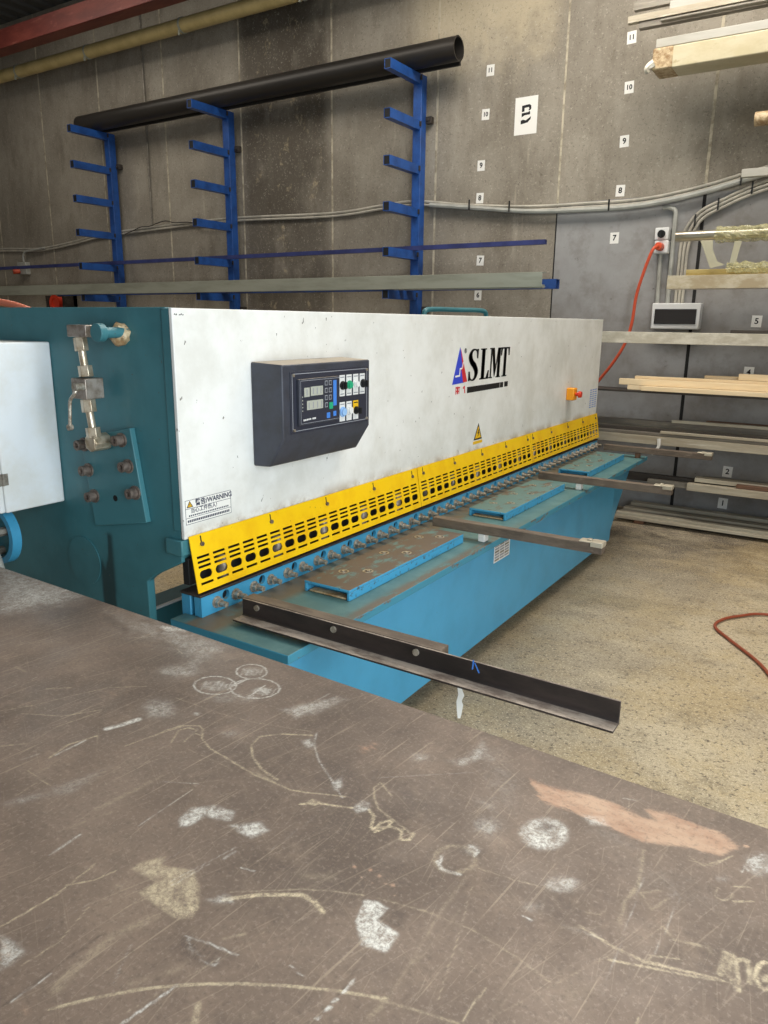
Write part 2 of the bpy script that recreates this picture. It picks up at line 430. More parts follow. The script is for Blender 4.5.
# face frames: local x,y lie in the face, local z points out of it
def F_X(x, y, z): return Matrix(((0, 0, 1, x), (1, 0, 0, y), (0, 1, 0, z), (0, 0, 0, 1)))   # faces +X, reads along +Y
def F_W(x, y, z): return Matrix(((1, 0, 0, x), (0, 0, -1, y), (0, 1, 0, z), (0, 0, 0, 1)))  # faces -Y, reads along +X
def quad(mb, F, x0, x1, y0, y1, t=.0006, z0=0., mi=0, pts=None):
    P = pts or [(x0, y0), (x1, y0), (x1, y1), (x0, y1)]
    b = MB().prism(P, 'XY', z0, z0+t); b.xform(F)
    return mb.add(b.v, b.f, mi)
def oval(cx, cy, w, h, n=5, r=None):
    r = h/2 if r is None else r
    out = []
    for (sx, sy, a0) in ((1, 1, 0), (-1, 1, 90), (-1, -1, 180), (1, -1, 270)):
        for k in range(n):
            t = math.radians(a0+90*k/(n-1)); out.append((cx+sx*(w/2-r)+r*math.cos(t), cy+sy*(h/2-r)+r*math.sin(t)))
    return out
# chalk, scuffs, wear and a painted-in sheen on the bench plate: kind (s stroke / p patch), channel, width or softness, strength, points on the plate
MARKS = [
('s',0,0.0034,0.65,[(-1.038,1.05),(-1.03,1.035),(-1.03,1.018),(-1.04,1.002),(-1.056,0.992),(-1.076,0.987),(-1.096,0.99),(-1.113,1.0),(-1.123,1.015),(-1.123,1.033),(-1.114,1.049),(-1.097,1.06),(-1.076,1.064),(-1.055,1.061),(-1.038,1.05)]),
('s',0,0.0034,0.65,[(-1.028,1.135),(-1.02,1.122),(-1.02,1.108),(-1.027,1.095),(-1.039,1.087),(-1.055,1.084),(-1.071,1.088),(-1.084,1.097),(-1.092,1.11),(-1.093,1.125),(-1.087,1.138),(-1.074,1.147),(-1.057,1.149),(-1.041,1.145),(-1.028,1.135)]),
('s',0,0.0033,0.65,[(-0.953,1.091),(-0.945,1.074),(-0.947,1.055),(-0.958,1.037),(-0.977,1.025),(-0.999,1.019),(-1.021,1.022),(-1.039,1.033),(-1.048,1.05),(-1.047,1.07),(-1.035,1.088),(-1.016,1.102),(-0.992,1.107),(-0.97,1.103),(-0.953,1.091)]),
('s',0,0.0027,0.5,[(-1.086,0.994),(-1.106,1.028)]),
('s',0,0.0027,0.5,[(-1.084,1.004),(-1.093,1.029)]),
('s',0,0.0027,0.5,[(-1.071,1.005),(-1.081,1.03)]),
('s',0,0.0027,0.5,[(-1.068,1.015),(-1.082,1.044)]),
('s',0,0.0027,0.5,[(-1.056,1.015),(-1.07,1.045)]),
('s',0,0.0027,0.5,[(-1.053,1.025),(-1.058,1.045)]),
('s',0,0.0027,0.5,[(-1.04,1.025),(-1.059,1.059)]),
('s',0,0.0028,0.5,[(-1.064,1.091),(-1.081,1.119)]),
('s',0,0.0028,0.5,[(-1.055,1.097),(-1.068,1.12)]),
('s',0,0.0028,0.5,[(-1.047,1.103),(-1.064,1.131)]),
('s',0,0.0028,0.5,[(-1.038,1.108),(-1.051,1.132)]),
('s',0,0.0028,0.5,[(-1.03,1.114),(-1.046,1.143)]),
('s',0,0.0026,0.5,[(-0.979,1.036),(-0.993,1.064)]),
('s',0,0.0026,0.5,[(-0.974,1.045),(-0.984,1.07)]),
('s',0,0.0026,0.5,[(-0.963,1.046),(-0.976,1.075)]),
('s',0,0.0026,0.5,[(-0.958,1.056),(-0.968,1.081)]),
('s',0,0.0026,0.5,[(-0.947,1.057),(-0.96,1.086)]),
('p',0,0.0111,0.35,[(-1.047,1.042),(-1.042,1.032),(-1.043,1.02),(-1.05,1.01),(-1.062,1.002),(-1.077,0.998),(-1.09,0.999),(-1.101,1.005),(-1.107,1.015),(-1.106,1.026),(-1.099,1.037),(-1.086,1.046),(-1.072,1.05),(-1.057,1.048)]),
('p',0,0.0114,0.4,[(-1.035,1.13),(-1.03,1.122),(-1.031,1.112),(-1.036,1.103),(-1.046,1.097),(-1.057,1.094),(-1.068,1.096),(-1.077,1.102),(-1.082,1.11),(-1.082,1.12),(-1.076,1.13),(-1.067,1.136),(-1.055,1.139),(-1.044,1.137)]),
('p',0,0.0108,0.5,[(-0.959,1.073),(-0.956,1.066),(-0.957,1.059),(-0.962,1.051),(-0.97,1.046),(-0.979,1.044),(-0.988,1.045),(-0.995,1.049),(-0.998,1.056),(-0.997,1.064),(-0.992,1.071),(-0.984,1.077),(-0.974,1.079),(-0.965,1.078)]),
('p',0,0.0214,0.3,[(-0.953,1.043),(-0.952,1.032),(-0.962,1.017),(-0.98,1.0),(-1.003,0.984),(-1.027,0.973),(-1.047,0.969),(-1.059,0.972),(-1.061,0.982),(-1.052,0.998),(-1.034,1.015),(-1.01,1.031),(-0.985,1.043),(-0.965,1.047)]),
('s',0,0.0031,0.7,[(-0.984,1.029),(-0.988,1.082)]),
('s',0,0.0031,0.6,[(-1.043,1.03),(-1.039,1.09)]),
('s',1,0.0034,0.55,[(-1.026,0.816),(-1.023,0.844),(-1.012,0.872),(-0.982,0.891),(-0.965,0.884),(-0.947,0.863),(-0.909,0.846),(-0.865,0.841),(-0.823,0.835),(-0.788,0.83),(-0.748,0.831),(-0.709,0.831),(-0.683,0.84),(-0.643,0.858),(-0.623,0.867)]),
('s',1,0.003,0.5,[(-0.981,0.819),(-1.003,0.858),(-0.994,0.875),(-0.975,0.877),(-0.964,0.835),(-0.972,0.868),(-0.955,0.868)]),
('s',1,0.0043,0.55,[(-0.784,0.983),(-0.836,0.954),(-0.862,0.925),(-0.853,0.894),(-0.828,0.87),(-0.788,0.849),(-0.745,0.841)]),
('s',0,0.0024,0.5,[(-0.782,0.995),(-0.758,0.957),(-0.72,0.923),(-0.677,0.896),(-0.625,0.861)]),
('p',0,0.013,0.45,[(-0.896,1.024),(-0.833,1.131),(-0.814,1.124),(-0.847,1.014)]),
('p',1,0.0093,0.5,[(-0.812,0.843),(-0.774,0.84),(-0.72,0.832),(-0.788,0.83)]),
('p',0,0.0097,0.5,[(-0.789,0.958),(-0.779,0.975),(-0.754,0.96),(-0.765,0.943)]),
('p',0,0.0089,0.6,[(-0.664,0.886),(-0.66,0.907),(-0.641,0.884),(-0.648,0.871)]),
('p',0,0.0218,0.4,[(-1.134,0.902),(-1.117,0.927),(-1.051,0.895),(-1.073,0.869)]),
('p',0,0.0052,0.7,[(-1.016,0.923),(-1.014,0.921),(-1.014,0.918),(-1.015,0.916),(-1.018,0.915),(-1.02,0.914),(-1.023,0.915),(-1.026,0.916),(-1.027,0.918),(-1.027,0.921),(-1.026,0.923),(-1.024,0.924),(-1.021,0.925),(-1.018,0.924)]),
('p',0,0.0125,0.3,[(-0.932,0.895),(-0.913,0.924),(-0.893,0.91),(-0.911,0.887)]),
('s',1,0.0024,0.35,[(-1.103,0.942),(-0.995,0.945),(-0.905,0.958),(-0.793,0.993)]),
('s',1,0.0019,0.3,[(-0.944,0.823),(-0.872,0.822),(-0.819,0.819)]),
('s',1,0.0018,0.3,[(-0.905,0.735),(-0.857,0.753),(-0.822,0.79)]),
('p',0,0.053,0.4,[(-1.428,1.151),(-1.376,1.206),(-1.175,1.192),(-1.179,1.088),(-1.169,1.002),(-1.211,0.989),(-1.214,1.081),(-1.39,1.119)]),
('s',1,0.0031,0.55,[(-0.563,0.911),(-0.596,0.931),(-0.598,0.913),(-0.582,0.89),(-0.562,0.871),(-0.538,0.863),(-0.503,0.853),(-0.485,0.847)]),
('s',1,0.004,0.85,[(-0.572,0.86),(-0.557,0.851),(-0.547,0.827),(-0.535,0.821),(-0.525,0.842),(-0.528,0.859),(-0.54,0.843),(-0.54,0.829),(-0.521,0.845),(-0.503,0.846),(-0.494,0.827),(-0.483,0.834),(-0.484,0.851)]),
('s',1,0.0034,0.8,[(-0.672,0.81),(-0.654,0.827),(-0.629,0.836),(-0.597,0.849)]),
('p',1,0.0043,0.8,[(-0.667,0.817),(-0.664,0.833),(-0.648,0.833),(-0.649,0.821)]),
('p',0,0.0064,0.5,[(-0.597,0.848),(-0.596,0.876),(-0.58,0.875),(-0.572,0.86),(-0.582,0.842)]),
('p',0,0.0141,0.4,[(-0.565,1.04),(-0.564,1.034),(-0.565,1.027),(-0.569,1.021),(-0.575,1.017),(-0.581,1.016),(-0.588,1.018),(-0.592,1.022),(-0.594,1.029),(-0.593,1.036),(-0.589,1.042),(-0.583,1.046),(-0.576,1.047),(-0.57,1.045)]),
('p',0,0.0211,0.4,[(-0.38,0.939),(-0.377,0.928),(-0.379,0.918),(-0.384,0.909),(-0.392,0.903),(-0.402,0.903),(-0.41,0.906),(-0.416,0.914),(-0.419,0.925),(-0.417,0.936),(-0.412,0.945),(-0.404,0.95),(-0.394,0.951),(-0.386,0.947)]),
('p',0,0.0117,0.4,[(-0.536,1.05),(-0.511,1.081),(-0.514,1.152),(-0.491,1.125),(-0.458,1.097),(-0.484,1.089),(-0.504,1.047)]),
('p',2,0.0245,0.7,[(-0.693,1.001),(-0.67,1.026),(-0.654,1.011),(-0.67,0.985)]),
('p',0,0.0153,0.4,[(-0.847,1.026),(-0.83,1.132),(-0.806,1.135),(-0.825,1.047)]),
('s',0,0.0043,0.35,[(-0.863,1.046),(-0.854,1.129)]),
('p',0,0.0176,0.25,[(-0.453,0.984),(-0.403,0.984),(-0.392,0.96),(-0.424,0.963)]),
('p',0,0.0101,0.4,[(-0.385,0.872),(-0.384,0.867),(-0.385,0.862),(-0.388,0.857),(-0.392,0.855),(-0.397,0.854),(-0.401,0.856),(-0.404,0.859),(-0.405,0.864),(-0.404,0.87),(-0.402,0.874),(-0.397,0.877),(-0.392,0.878),(-0.388,0.876)]),
('p',0,0.0086,0.75,[(-0.805,0.678),(-0.809,0.707),(-0.783,0.733),(-0.747,0.739),(-0.735,0.72),(-0.759,0.709),(-0.776,0.706),(-0.78,0.673),(-0.79,0.667)]),
('p',0,0.0085,0.7,[(-0.729,0.711),(-0.696,0.742),(-0.671,0.734),(-0.682,0.706),(-0.704,0.707)]),
('s',1,0.0061,0.8,[(-0.628,0.595),(-0.594,0.628),(-0.547,0.659),(-0.526,0.659),(-0.505,0.651)]),
('s',1,0.0024,0.4,[(-0.631,0.609),(-0.553,0.667),(-0.521,0.685),(-0.476,0.705)]),
('p',0,0.0057,0.95,[(-0.471,0.698),(-0.456,0.705),(-0.436,0.703),(-0.439,0.679),(-0.402,0.674),(-0.401,0.642),(-0.432,0.635),(-0.46,0.662)]),
('p',3,0.0056,0.6,[(-0.434,0.704),(-0.413,0.711),(-0.404,0.682),(-0.436,0.681)]),
('s',1,0.0035,0.65,[(-0.584,0.463),(-0.552,0.488),(-0.511,0.515),(-0.468,0.54),(-0.418,0.565),(-0.366,0.587)]),
('s',0,0.003,0.95,[(-0.416,0.523),(-0.415,0.527)]),
('s',0,0.003,0.95,[(-0.414,0.537),(-0.413,0.544)]),
('s',0,0.003,0.95,[(-0.414,0.551),(-0.413,0.556)]),
('s',0,0.003,0.95,[(-0.411,0.567),(-0.411,0.586)]),
('p',2,0.005,0.8,[(-0.516,0.743),(-0.516,0.742),(-0.516,0.741),(-0.516,0.74),(-0.517,0.739),(-0.518,0.739),(-0.52,0.74),(-0.521,0.74),(-0.521,0.742),(-0.521,0.743),(-0.521,0.744),(-0.52,0.745),(-0.518,0.745),(-0.517,0.744)]),
('p',2,0.005,0.8,[(-0.494,0.751),(-0.493,0.75),(-0.493,0.749),(-0.494,0.748),(-0.495,0.747),(-0.496,0.747),(-0.497,0.747),(-0.498,0.748),(-0.498,0.75),(-0.498,0.751),(-0.498,0.752),(-0.497,0.752),(-0.496,0.753),(-0.494,0.752)]),
('p',2,0.0049,0.8,[(-0.489,0.73),(-0.489,0.728),(-0.489,0.727),(-0.489,0.726),(-0.49,0.726),(-0.491,0.725),(-0.492,0.726),(-0.493,0.727),(-0.494,0.728),(-0.494,0.729),(-0.493,0.73),(-0.492,0.731),(-0.491,0.731),(-0.49,0.73)]),
('p',2,0.005,0.8,[(-0.477,0.748),(-0.476,0.747),(-0.476,0.746),(-0.477,0.745),(-0.478,0.744),(-0.479,0.744),(-0.48,0.745),(-0.481,0.746),(-0.481,0.747),(-0.481,0.748),(-0.481,0.749),(-0.48,0.75),(-0.479,0.75),(-0.477,0.749)]),
('p',2,0.0049,0.8,[(-0.462,0.741),(-0.461,0.74),(-0.461,0.738),(-0.462,0.737),(-0.463,0.737),(-0.464,0.737),(-0.465,0.737),(-0.466,0.738),(-0.466,0.739),(-0.466,0.74),(-0.466,0.741),(-0.465,0.742),(-0.464,0.742),(-0.463,0.742)]),
('p',2,0.0049,0.8,[(-0.452,0.744),(-0.451,0.743),(-0.451,0.742),(-0.452,0.741),(-0.453,0.74),(-0.454,0.74),(-0.455,0.74),(-0.456,0.741),(-0.456,0.743),(-0.456,0.744),(-0.456,0.745),(-0.455,0.745),(-0.454,0.745),(-0.453,0.745)]),
('p',2,0.0049,0.8,[(-0.44,0.729),(-0.439,0.728),(-0.439,0.726),(-0.44,0.725),(-0.441,0.725),(-0.442,0.725),(-0.443,0.725),(-0.444,0.726),(-0.444,0.727),(-0.444,0.728),(-0.444,0.729),(-0.443,0.73),(-0.442,0.73),(-0.441,0.73)]),
('p',2,0.0049,0.8,[(-0.463,0.727),(-0.462,0.726),(-0.462,0.724),(-0.463,0.723),(-0.464,0.723),(-0.465,0.723),(-0.466,0.723),(-0.467,0.724),(-0.467,0.725),(-0.467,0.726),(-0.467,0.727),(-0.466,0.728),(-0.465,0.728),(-0.463,0.728)]),
('p',2,0.005,0.8,[(-0.496,0.732),(-0.495,0.731),(-0.495,0.73),(-0.496,0.729),(-0.497,0.728),(-0.498,0.728),(-0.499,0.728),(-0.5,0.729),(-0.501,0.73),(-0.5,0.732),(-0.5,0.733),(-0.499,0.733),(-0.498,0.733),(-0.497,0.733)]),
('p',2,0.0049,0.8,[(-0.477,0.731),(-0.477,0.729),(-0.477,0.728),(-0.477,0.727),(-0.478,0.727),(-0.479,0.726),(-0.481,0.727),(-0.481,0.728),(-0.482,0.729),(-0.482,0.73),(-0.481,0.731),(-0.48,0.732),(-0.479,0.732),(-0.478,0.731)]),
('p',3,0.0092,0.6,[(-0.627,0.501),(-0.627,0.526),(-0.592,0.532),(-0.547,0.538),(-0.558,0.509),(-0.588,0.5)]),
('s',0,0.0023,0.7,[(-0.625,0.524),(-0.592,0.532),(-0.55,0.538)]),
('s',0,0.0023,0.7,[(-0.619,0.523),(-0.599,0.511),(-0.583,0.514)]),
('s',0,0.0023,0.7,[(-0.583,0.509),(-0.561,0.512),(-0.566,0.525)]),
('s',0,0.0023,0.7,[(-0.608,0.513),(-0.594,0.515)]),
('s',1,0.0044,0.4,[(-0.581,0.548),(-0.565,0.568)]),
('p',1,0.0117,0.3,[(-0.576,0.689),(-0.529,0.717),(-0.528,0.701),(-0.566,0.682)]),
('s',1,0.0069,0.55,[(-0.525,0.444),(-0.539,0.464)]),
('p',1,0.0101,0.25,[(-0.467,0.494),(-0.465,0.49),(-0.466,0.485),(-0.47,0.481),(-0.476,0.477),(-0.482,0.475),(-0.487,0.475),(-0.491,0.477),(-0.493,0.481),(-0.492,0.486),(-0.488,0.49),(-0.482,0.494),(-0.476,0.496),(-0.47,0.496)]),
('s',0,0.0014,0.5,[(-0.487,0.562),(-0.464,0.559)]),
('s',3,0.0014,0.5,[(-0.418,0.515),(-0.414,0.56),(-0.42,0.629)]),
('s',0,0.0019,0.5,[(-0.652,0.652),(-0.631,0.657)]),
('s',0,0.0049,0.4,[(-0.684,0.652),(-0.681,0.671)]),
('s',1,0.0018,0.4,[(-0.842,0.693),(-0.844,0.743)]),
('s',3,0.0016,0.35,[(-0.776,0.706),(-0.662,0.691)]),
('s',0,0.0016,0.4,[(-0.713,0.578),(-0.686,0.679)]),
('s',0,0.0016,0.4,[(-0.705,0.576),(-0.694,0.633)]),
('p',0,0.0077,0.5,[(-0.648,0.582),(-0.636,0.603),(-0.621,0.605),(-0.612,0.599),(-0.632,0.583)]),
('s',1,0.0036,0.65,[(-0.673,0.369),(-0.646,0.403),(-0.611,0.44),(-0.578,0.469),(-0.557,0.484)]),
('p',1,0.0061,0.62,[(-0.778,0.565),(-0.776,0.587),(-0.756,0.61),(-0.749,0.594),(-0.702,0.612),(-0.676,0.597),(-0.642,0.565),(-0.652,0.536),(-0.694,0.537),(-0.733,0.541),(-0.73,0.567)]),
('p',1,0.0038,0.8,[(-0.659,0.538),(-0.659,0.566),(-0.646,0.569),(-0.639,0.548)]),
('s',1,0.0019,0.7,[(-0.831,0.405),(-0.821,0.477),(-0.828,0.545)]),
('s',1,0.002,0.6,[(-0.825,0.496),(-0.802,0.523),(-0.792,0.552)]),
('s',3,0.0021,0.7,[(-0.72,0.338),(-0.718,0.406),(-0.714,0.466)]),
('s',0,0.0015,0.6,[(-0.718,0.35),(-0.714,0.397)]),
('s',0,0.002,0.85,[(-0.591,0.401),(-0.578,0.469)]),
('s',1,0.0167,0.3,[(-0.69,0.388),(-0.699,0.438),(-0.697,0.49),(-0.68,0.524)]),
('s',1,0.0108,0.3,[(-0.916,0.74),(-0.93,0.623)]),
('s',1,0.0053,0.25,[(-0.906,0.631),(-0.929,0.568)]),
('p',0,0.0142,0.3,[(-1.07,0.547),(-1.039,0.625),(-1.01,0.711),(-0.996,0.631),(-1.052,0.55)]),
('p',0,0.0099,0.6,[(-0.82,0.399),(-0.787,0.4),(-0.764,0.4),(-0.766,0.384),(-0.769,0.368)]),
('p',2,0.0252,0.85,[(-0.818,0.39),(-0.795,0.394),(-0.775,0.393),(-0.776,0.372),(-0.786,0.371)]),
('s',0,0.0028,0.55,[(-0.898,0.52),(-0.9,0.572)]),
('s',1,0.0027,0.4,[(-1.117,0.625),(-1.047,0.62)]),
('s',1,0.0027,0.4,[(-1.068,0.574),(-1.073,0.612)]),
('s',0,0.0041,0.5,[(-1.12,0.679),(-1.118,0.74)]),
('s',0,0.0041,0.3,[(-1.156,0.639),(-1.148,0.666)]),
('s',1,0.002,0.45,[(-0.767,0.489),(-0.748,0.431),(-0.754,0.387)]),
('s',0,0.0017,0.4,[(-0.67,0.477),(-0.641,0.429)]),
('p',1,0.0107,0.4,[(-0.627,0.438),(-0.613,0.466),(-0.592,0.499),(-0.588,0.487),(-0.609,0.455)]),
('p',2,0.0231,0.5,[(-0.69,0.36),(-0.688,0.357),(-0.687,0.355),(-0.688,0.352),(-0.691,0.35),(-0.695,0.349),(-0.699,0.35),(-0.703,0.351),(-0.706,0.354),(-0.706,0.356),(-0.705,0.359),(-0.702,0.361),(-0.698,0.362),(-0.694,0.361)]),
('p',1,0.008,0.4,[(-0.76,0.535),(-0.758,0.533),(-0.757,0.531),(-0.758,0.529),(-0.76,0.528),(-0.763,0.527),(-0.766,0.528),(-0.769,0.529),(-0.771,0.531),(-0.771,0.534),(-0.77,0.536),(-0.768,0.537),(-0.765,0.537),(-0.762,0.537)]),
('p',2,0.0735,0.3,[(-0.788,0.568),(-0.784,0.559),(-0.788,0.548),(-0.798,0.536),(-0.814,0.525),(-0.832,0.519),(-0.848,0.517),(-0.86,0.52),(-0.865,0.529),(-0.862,0.54),(-0.851,0.553),(-0.835,0.564),(-0.817,0.571),(-0.8,0.572)]),
('s',0,0.0022,0.4,[(-0.843,0.633),(-0.844,0.741)]),
('s',0,0.0018,0.4,[(-0.9,0.731),(-0.846,0.76)]),
('s',1,0.0055,0.5,[(-0.523,0.445),(-0.54,0.465)]),
('p',2,0.0176,0.95,[(-0.392,1.078),(-0.346,1.077),(-0.287,1.092),(-0.244,1.091),(-0.206,1.082),(-0.184,1.086),(-0.206,1.104),(-0.163,1.116),(-0.14,1.115),(-0.09,1.111),(-0.067,1.091),(-0.087,1.054),(-0.127,1.047),(-0.167,1.035),(-0.191,1.024),(-0.238,1.029),(-0.298,1.032),(-0.355,1.034)]),
('p',0,0.0106,0.75,[(-0.288,0.98),(-0.286,0.963),(-0.29,0.946),(-0.299,0.931),(-0.313,0.922),(-0.327,0.921),(-0.34,0.926),(-0.35,0.939),(-0.353,0.956),(-0.349,0.974),(-0.339,0.989),(-0.325,0.999),(-0.31,1.0),(-0.296,0.993)]),
('p',3,0.0128,0.75,[(-0.307,0.986),(-0.307,0.98),(-0.309,0.973),(-0.313,0.967),(-0.319,0.964),(-0.325,0.962),(-0.331,0.964),(-0.334,0.968),(-0.335,0.974),(-0.333,0.981),(-0.328,0.987),(-0.322,0.991),(-0.316,0.992),(-0.31,0.99)]),
('p',0,0.0119,0.5,[(-0.238,0.886),(-0.238,0.879),(-0.243,0.87),(-0.25,0.862),(-0.259,0.856),(-0.268,0.853),(-0.276,0.854),(-0.28,0.859),(-0.28,0.866),(-0.276,0.875),(-0.269,0.883),(-0.259,0.889),(-0.25,0.892),(-0.243,0.891)]),
('p',0,0.0147,0.4,[(-0.381,0.934),(-0.379,0.925),(-0.381,0.916),(-0.385,0.909),(-0.392,0.904),(-0.4,0.903),(-0.407,0.907),(-0.412,0.913),(-0.414,0.922),(-0.413,0.931),(-0.408,0.939),(-0.401,0.943),(-0.393,0.944),(-0.386,0.94)]),
('p',2,0.0256,0.35,[(-0.289,0.887),(-0.288,0.882),(-0.289,0.876),(-0.292,0.872),(-0.296,0.869),(-0.3,0.869),(-0.304,0.871),(-0.307,0.876),(-0.308,0.881),(-0.307,0.887),(-0.305,0.892),(-0.301,0.894),(-0.296,0.894),(-0.292,0.892)]),
('p',2,0.0057,0.9,[(-0.053,1.105),(-0.053,1.102),(-0.054,1.099),(-0.055,1.097),(-0.057,1.096),(-0.059,1.096),(-0.06,1.097),(-0.061,1.099),(-0.061,1.102),(-0.06,1.104),(-0.059,1.106),(-0.057,1.108),(-0.055,1.108),(-0.053,1.107)]),
('p',0,0.0088,0.5,[(-0.287,1.034),(-0.256,1.049),(-0.241,1.032),(-0.269,1.018)]),
('p',0,0.0173,0.25,[(-0.249,1.027),(-0.192,1.004),(-0.212,1.0),(-0.264,1.001)]),
('p',0,0.0192,0.2,[(-0.504,1.121),(-0.47,1.144),(-0.397,1.056),(-0.379,0.984),(-0.422,0.978)]),
('s',0,0.0018,0.4,[(-0.244,1.114),(-0.195,1.129),(-0.143,1.13)]),
('s',1,0.002,0.45,[(-0.124,1.02),(-0.092,1.027),(-0.065,1.078)]),
('s',1,0.0065,0.35,[(-0.174,0.847),(-0.178,0.889),(-0.171,0.929),(-0.183,1.007)]),
('s',1,0.0048,0.35,[(-0.131,0.926),(-0.144,0.894),(-0.164,0.916),(-0.14,0.938)]),
('s',1,0.0033,0.6,[(-0.216,0.814),(-0.168,0.804),(-0.129,0.803),(-0.07,0.821),(-0.036,0.83)]),
('s',1,0.003,0.55,[(-0.168,0.782),(-0.118,0.799),(-0.075,0.814),(-0.036,0.83)]),
('s',1,0.0024,0.5,[(-0.128,0.816),(-0.085,0.835)]),
('s',1,0.006,0.55,[(-0.051,0.834),(-0.051,0.872),(-0.042,0.873),(-0.043,0.839),(-0.028,0.822),(-0.038,0.866),(-0.027,0.877),(-0.019,0.841)]),
('s',1,0.0046,0.4,[(-0.126,0.873),(-0.109,0.858),(-0.069,0.869),(-0.065,0.862)]),
('s',1,0.0025,0.5,[(-0.061,0.999),(-0.02,1.023)]),
('s',1,0.003,0.5,[(-0.056,0.969),(-0.022,0.992)]),
('s',1,0.0018,0.3,[(-0.236,0.798),(-0.206,0.815),(-0.179,0.841)]),
('s',1,0.0023,0.35,[(-0.218,0.84),(-0.198,0.847),(-0.194,0.867)]),
('s',1,0.0017,0.5,[(-0.118,0.713),(-0.118,0.725)]),
('s',1,0.0024,0.45,[(-0.127,1.03),(-0.103,1.019),(-0.076,1.057)]),
('s',1,0.0022,0.45,[(-0.126,0.817),(-0.129,0.806),(-0.07,0.821)]),
('s',1,0.0046,0.8,[(0.012,0.873),(0.012,0.862),(0.009,0.852),(0.004,0.844),(-0.002,0.84),(-0.008,0.841),(-0.012,0.846),(-0.015,0.855),(-0.015,0.866),(-0.012,0.877),(-0.007,0.885),(-0.001,0.889),(0.005,0.888),(0.01,0.882),(0.012,0.873)]),
('p',1,0.0057,0.7,[(0.003,0.862),(0.002,0.859),(0.001,0.856),(-0.001,0.853),(-0.003,0.852),(-0.006,0.851),(-0.007,0.853),(-0.008,0.855),(-0.008,0.858),(-0.007,0.861),(-0.005,0.864),(-0.002,0.866),(0.0,0.866),(0.002,0.865)]),
('s',1,0.0026,0.45,[(-0.059,0.985),(-0.059,0.978),(-0.061,0.972),(-0.065,0.966),(-0.069,0.963),(-0.074,0.963),(-0.077,0.966),(-0.079,0.972),(-0.079,0.979),(-0.077,0.985),(-0.074,0.991),(-0.069,0.994),(-0.065,0.994),(-0.061,0.99),(-0.059,0.985)]),
('s',0,0.0038,0.5,[(-0.055,1.037),(-0.049,1.068),(-0.029,1.102)]),
('s',0,0.0039,0.5,[(-0.049,1.044),(-0.042,1.072),(-0.027,1.09)]),
('s',0,0.0039,0.5,[(-0.042,1.051),(-0.036,1.077),(-0.026,1.079)]),
('s',0,0.0039,0.5,[(-0.035,1.059),(-0.029,1.081),(-0.025,1.068)]),
('s',0,0.0039,0.5,[(-0.028,1.066),(-0.023,1.085),(-0.024,1.057)]),
('p',0,0.0132,0.35,[(-0.017,1.079),(-0.017,1.065),(-0.021,1.052),(-0.027,1.042),(-0.035,1.037),(-0.043,1.037),(-0.049,1.044),(-0.053,1.056),(-0.053,1.07),(-0.049,1.083),(-0.042,1.094),(-0.034,1.1),(-0.026,1.099),(-0.02,1.091)]),
('p',0,0.0106,0.35,[(-0.067,1.014),(-0.067,1.01),(-0.069,1.006),(-0.073,1.003),(-0.077,1.0),(-0.08,0.999),(-0.083,1.0),(-0.085,1.002),(-0.084,1.006),(-0.082,1.01),(-0.079,1.013),(-0.075,1.016),(-0.071,1.017),(-0.068,1.016)]),
('p',0,0.0101,0.25,[(-0.026,0.947),(-0.026,0.943),(-0.028,0.94),(-0.03,0.936),(-0.033,0.935),(-0.036,0.934),(-0.038,0.936),(-0.039,0.939),(-0.039,0.942),(-0.038,0.946),(-0.035,0.949),(-0.032,0.951),(-0.029,0.951),(-0.027,0.95)]),
('p',0,0.0121,0.3,[(-0.118,0.943),(-0.118,0.939),(-0.12,0.935),(-0.123,0.931),(-0.126,0.929),(-0.13,0.929),(-0.132,0.93),(-0.134,0.933),(-0.134,0.937),(-0.132,0.941),(-0.129,0.944),(-0.126,0.947),(-0.123,0.947),(-0.12,0.946)]),
('p',0,0.0311,0.13,[(-0.197,0.97),(-0.112,1.013),(-0.085,0.98),(-0.054,0.954),(-0.117,0.912),(-0.169,0.937)]),
('p',3,0.0116,0.5,[(-0.251,0.841),(-0.23,0.843),(-0.204,0.821),(-0.212,0.811),(-0.245,0.822)]),
('p',1,0.0247,0.2,[(-0.167,0.726),(-0.167,0.717),(-0.17,0.708),(-0.176,0.7),(-0.184,0.694),(-0.192,0.693),(-0.2,0.695),(-0.204,0.702),(-0.205,0.711),(-0.202,0.72),(-0.196,0.729),(-0.188,0.734),(-0.179,0.735),(-0.172,0.733)]),
('s',1,0.0055,0.28,[(-0.377,0.812),(-0.376,0.74),(-0.363,0.587),(-0.366,0.554)]),
('s',1,0.0042,0.22,[(-0.356,0.753),(-0.362,0.647)]),
('s',1,0.0019,0.4,[(-0.362,0.801),(-0.34,0.722),(-0.315,0.619)]),
('s',1,0.0032,0.33,[(-0.46,0.71),(-0.387,0.727),(-0.324,0.732),(-0.255,0.722),(-0.217,0.712)]),
('s',1,0.0034,0.38,[(-0.382,0.579),(-0.334,0.592),(-0.281,0.605)]),
('s',1,0.0019,0.4,[(-0.371,0.837),(-0.319,0.843),(-0.271,0.855)]),
('s',1,0.0019,0.5,[(-0.28,0.61),(-0.277,0.663)]),
('s',1,0.0014,0.35,[(-0.327,0.696),(-0.292,0.673)]),
('s',1,0.0068,0.3,[(-0.368,0.557),(-0.365,0.59)]),
('s',1,0.0028,0.2,[(-0.253,0.624),(-0.249,0.681),(-0.249,0.754)]),
('s',1,0.008,0.35,[(-0.381,0.852),(-0.378,0.84),(-0.381,0.827),(-0.388,0.816),(-0.399,0.808),(-0.412,0.806),(-0.423,0.81),(-0.431,0.819),(-0.435,0.831),(-0.432,0.845),(-0.425,0.857),(-0.413,0.864),(-0.4,0.866),(-0.389,0.862),(-0.381,0.852)]),
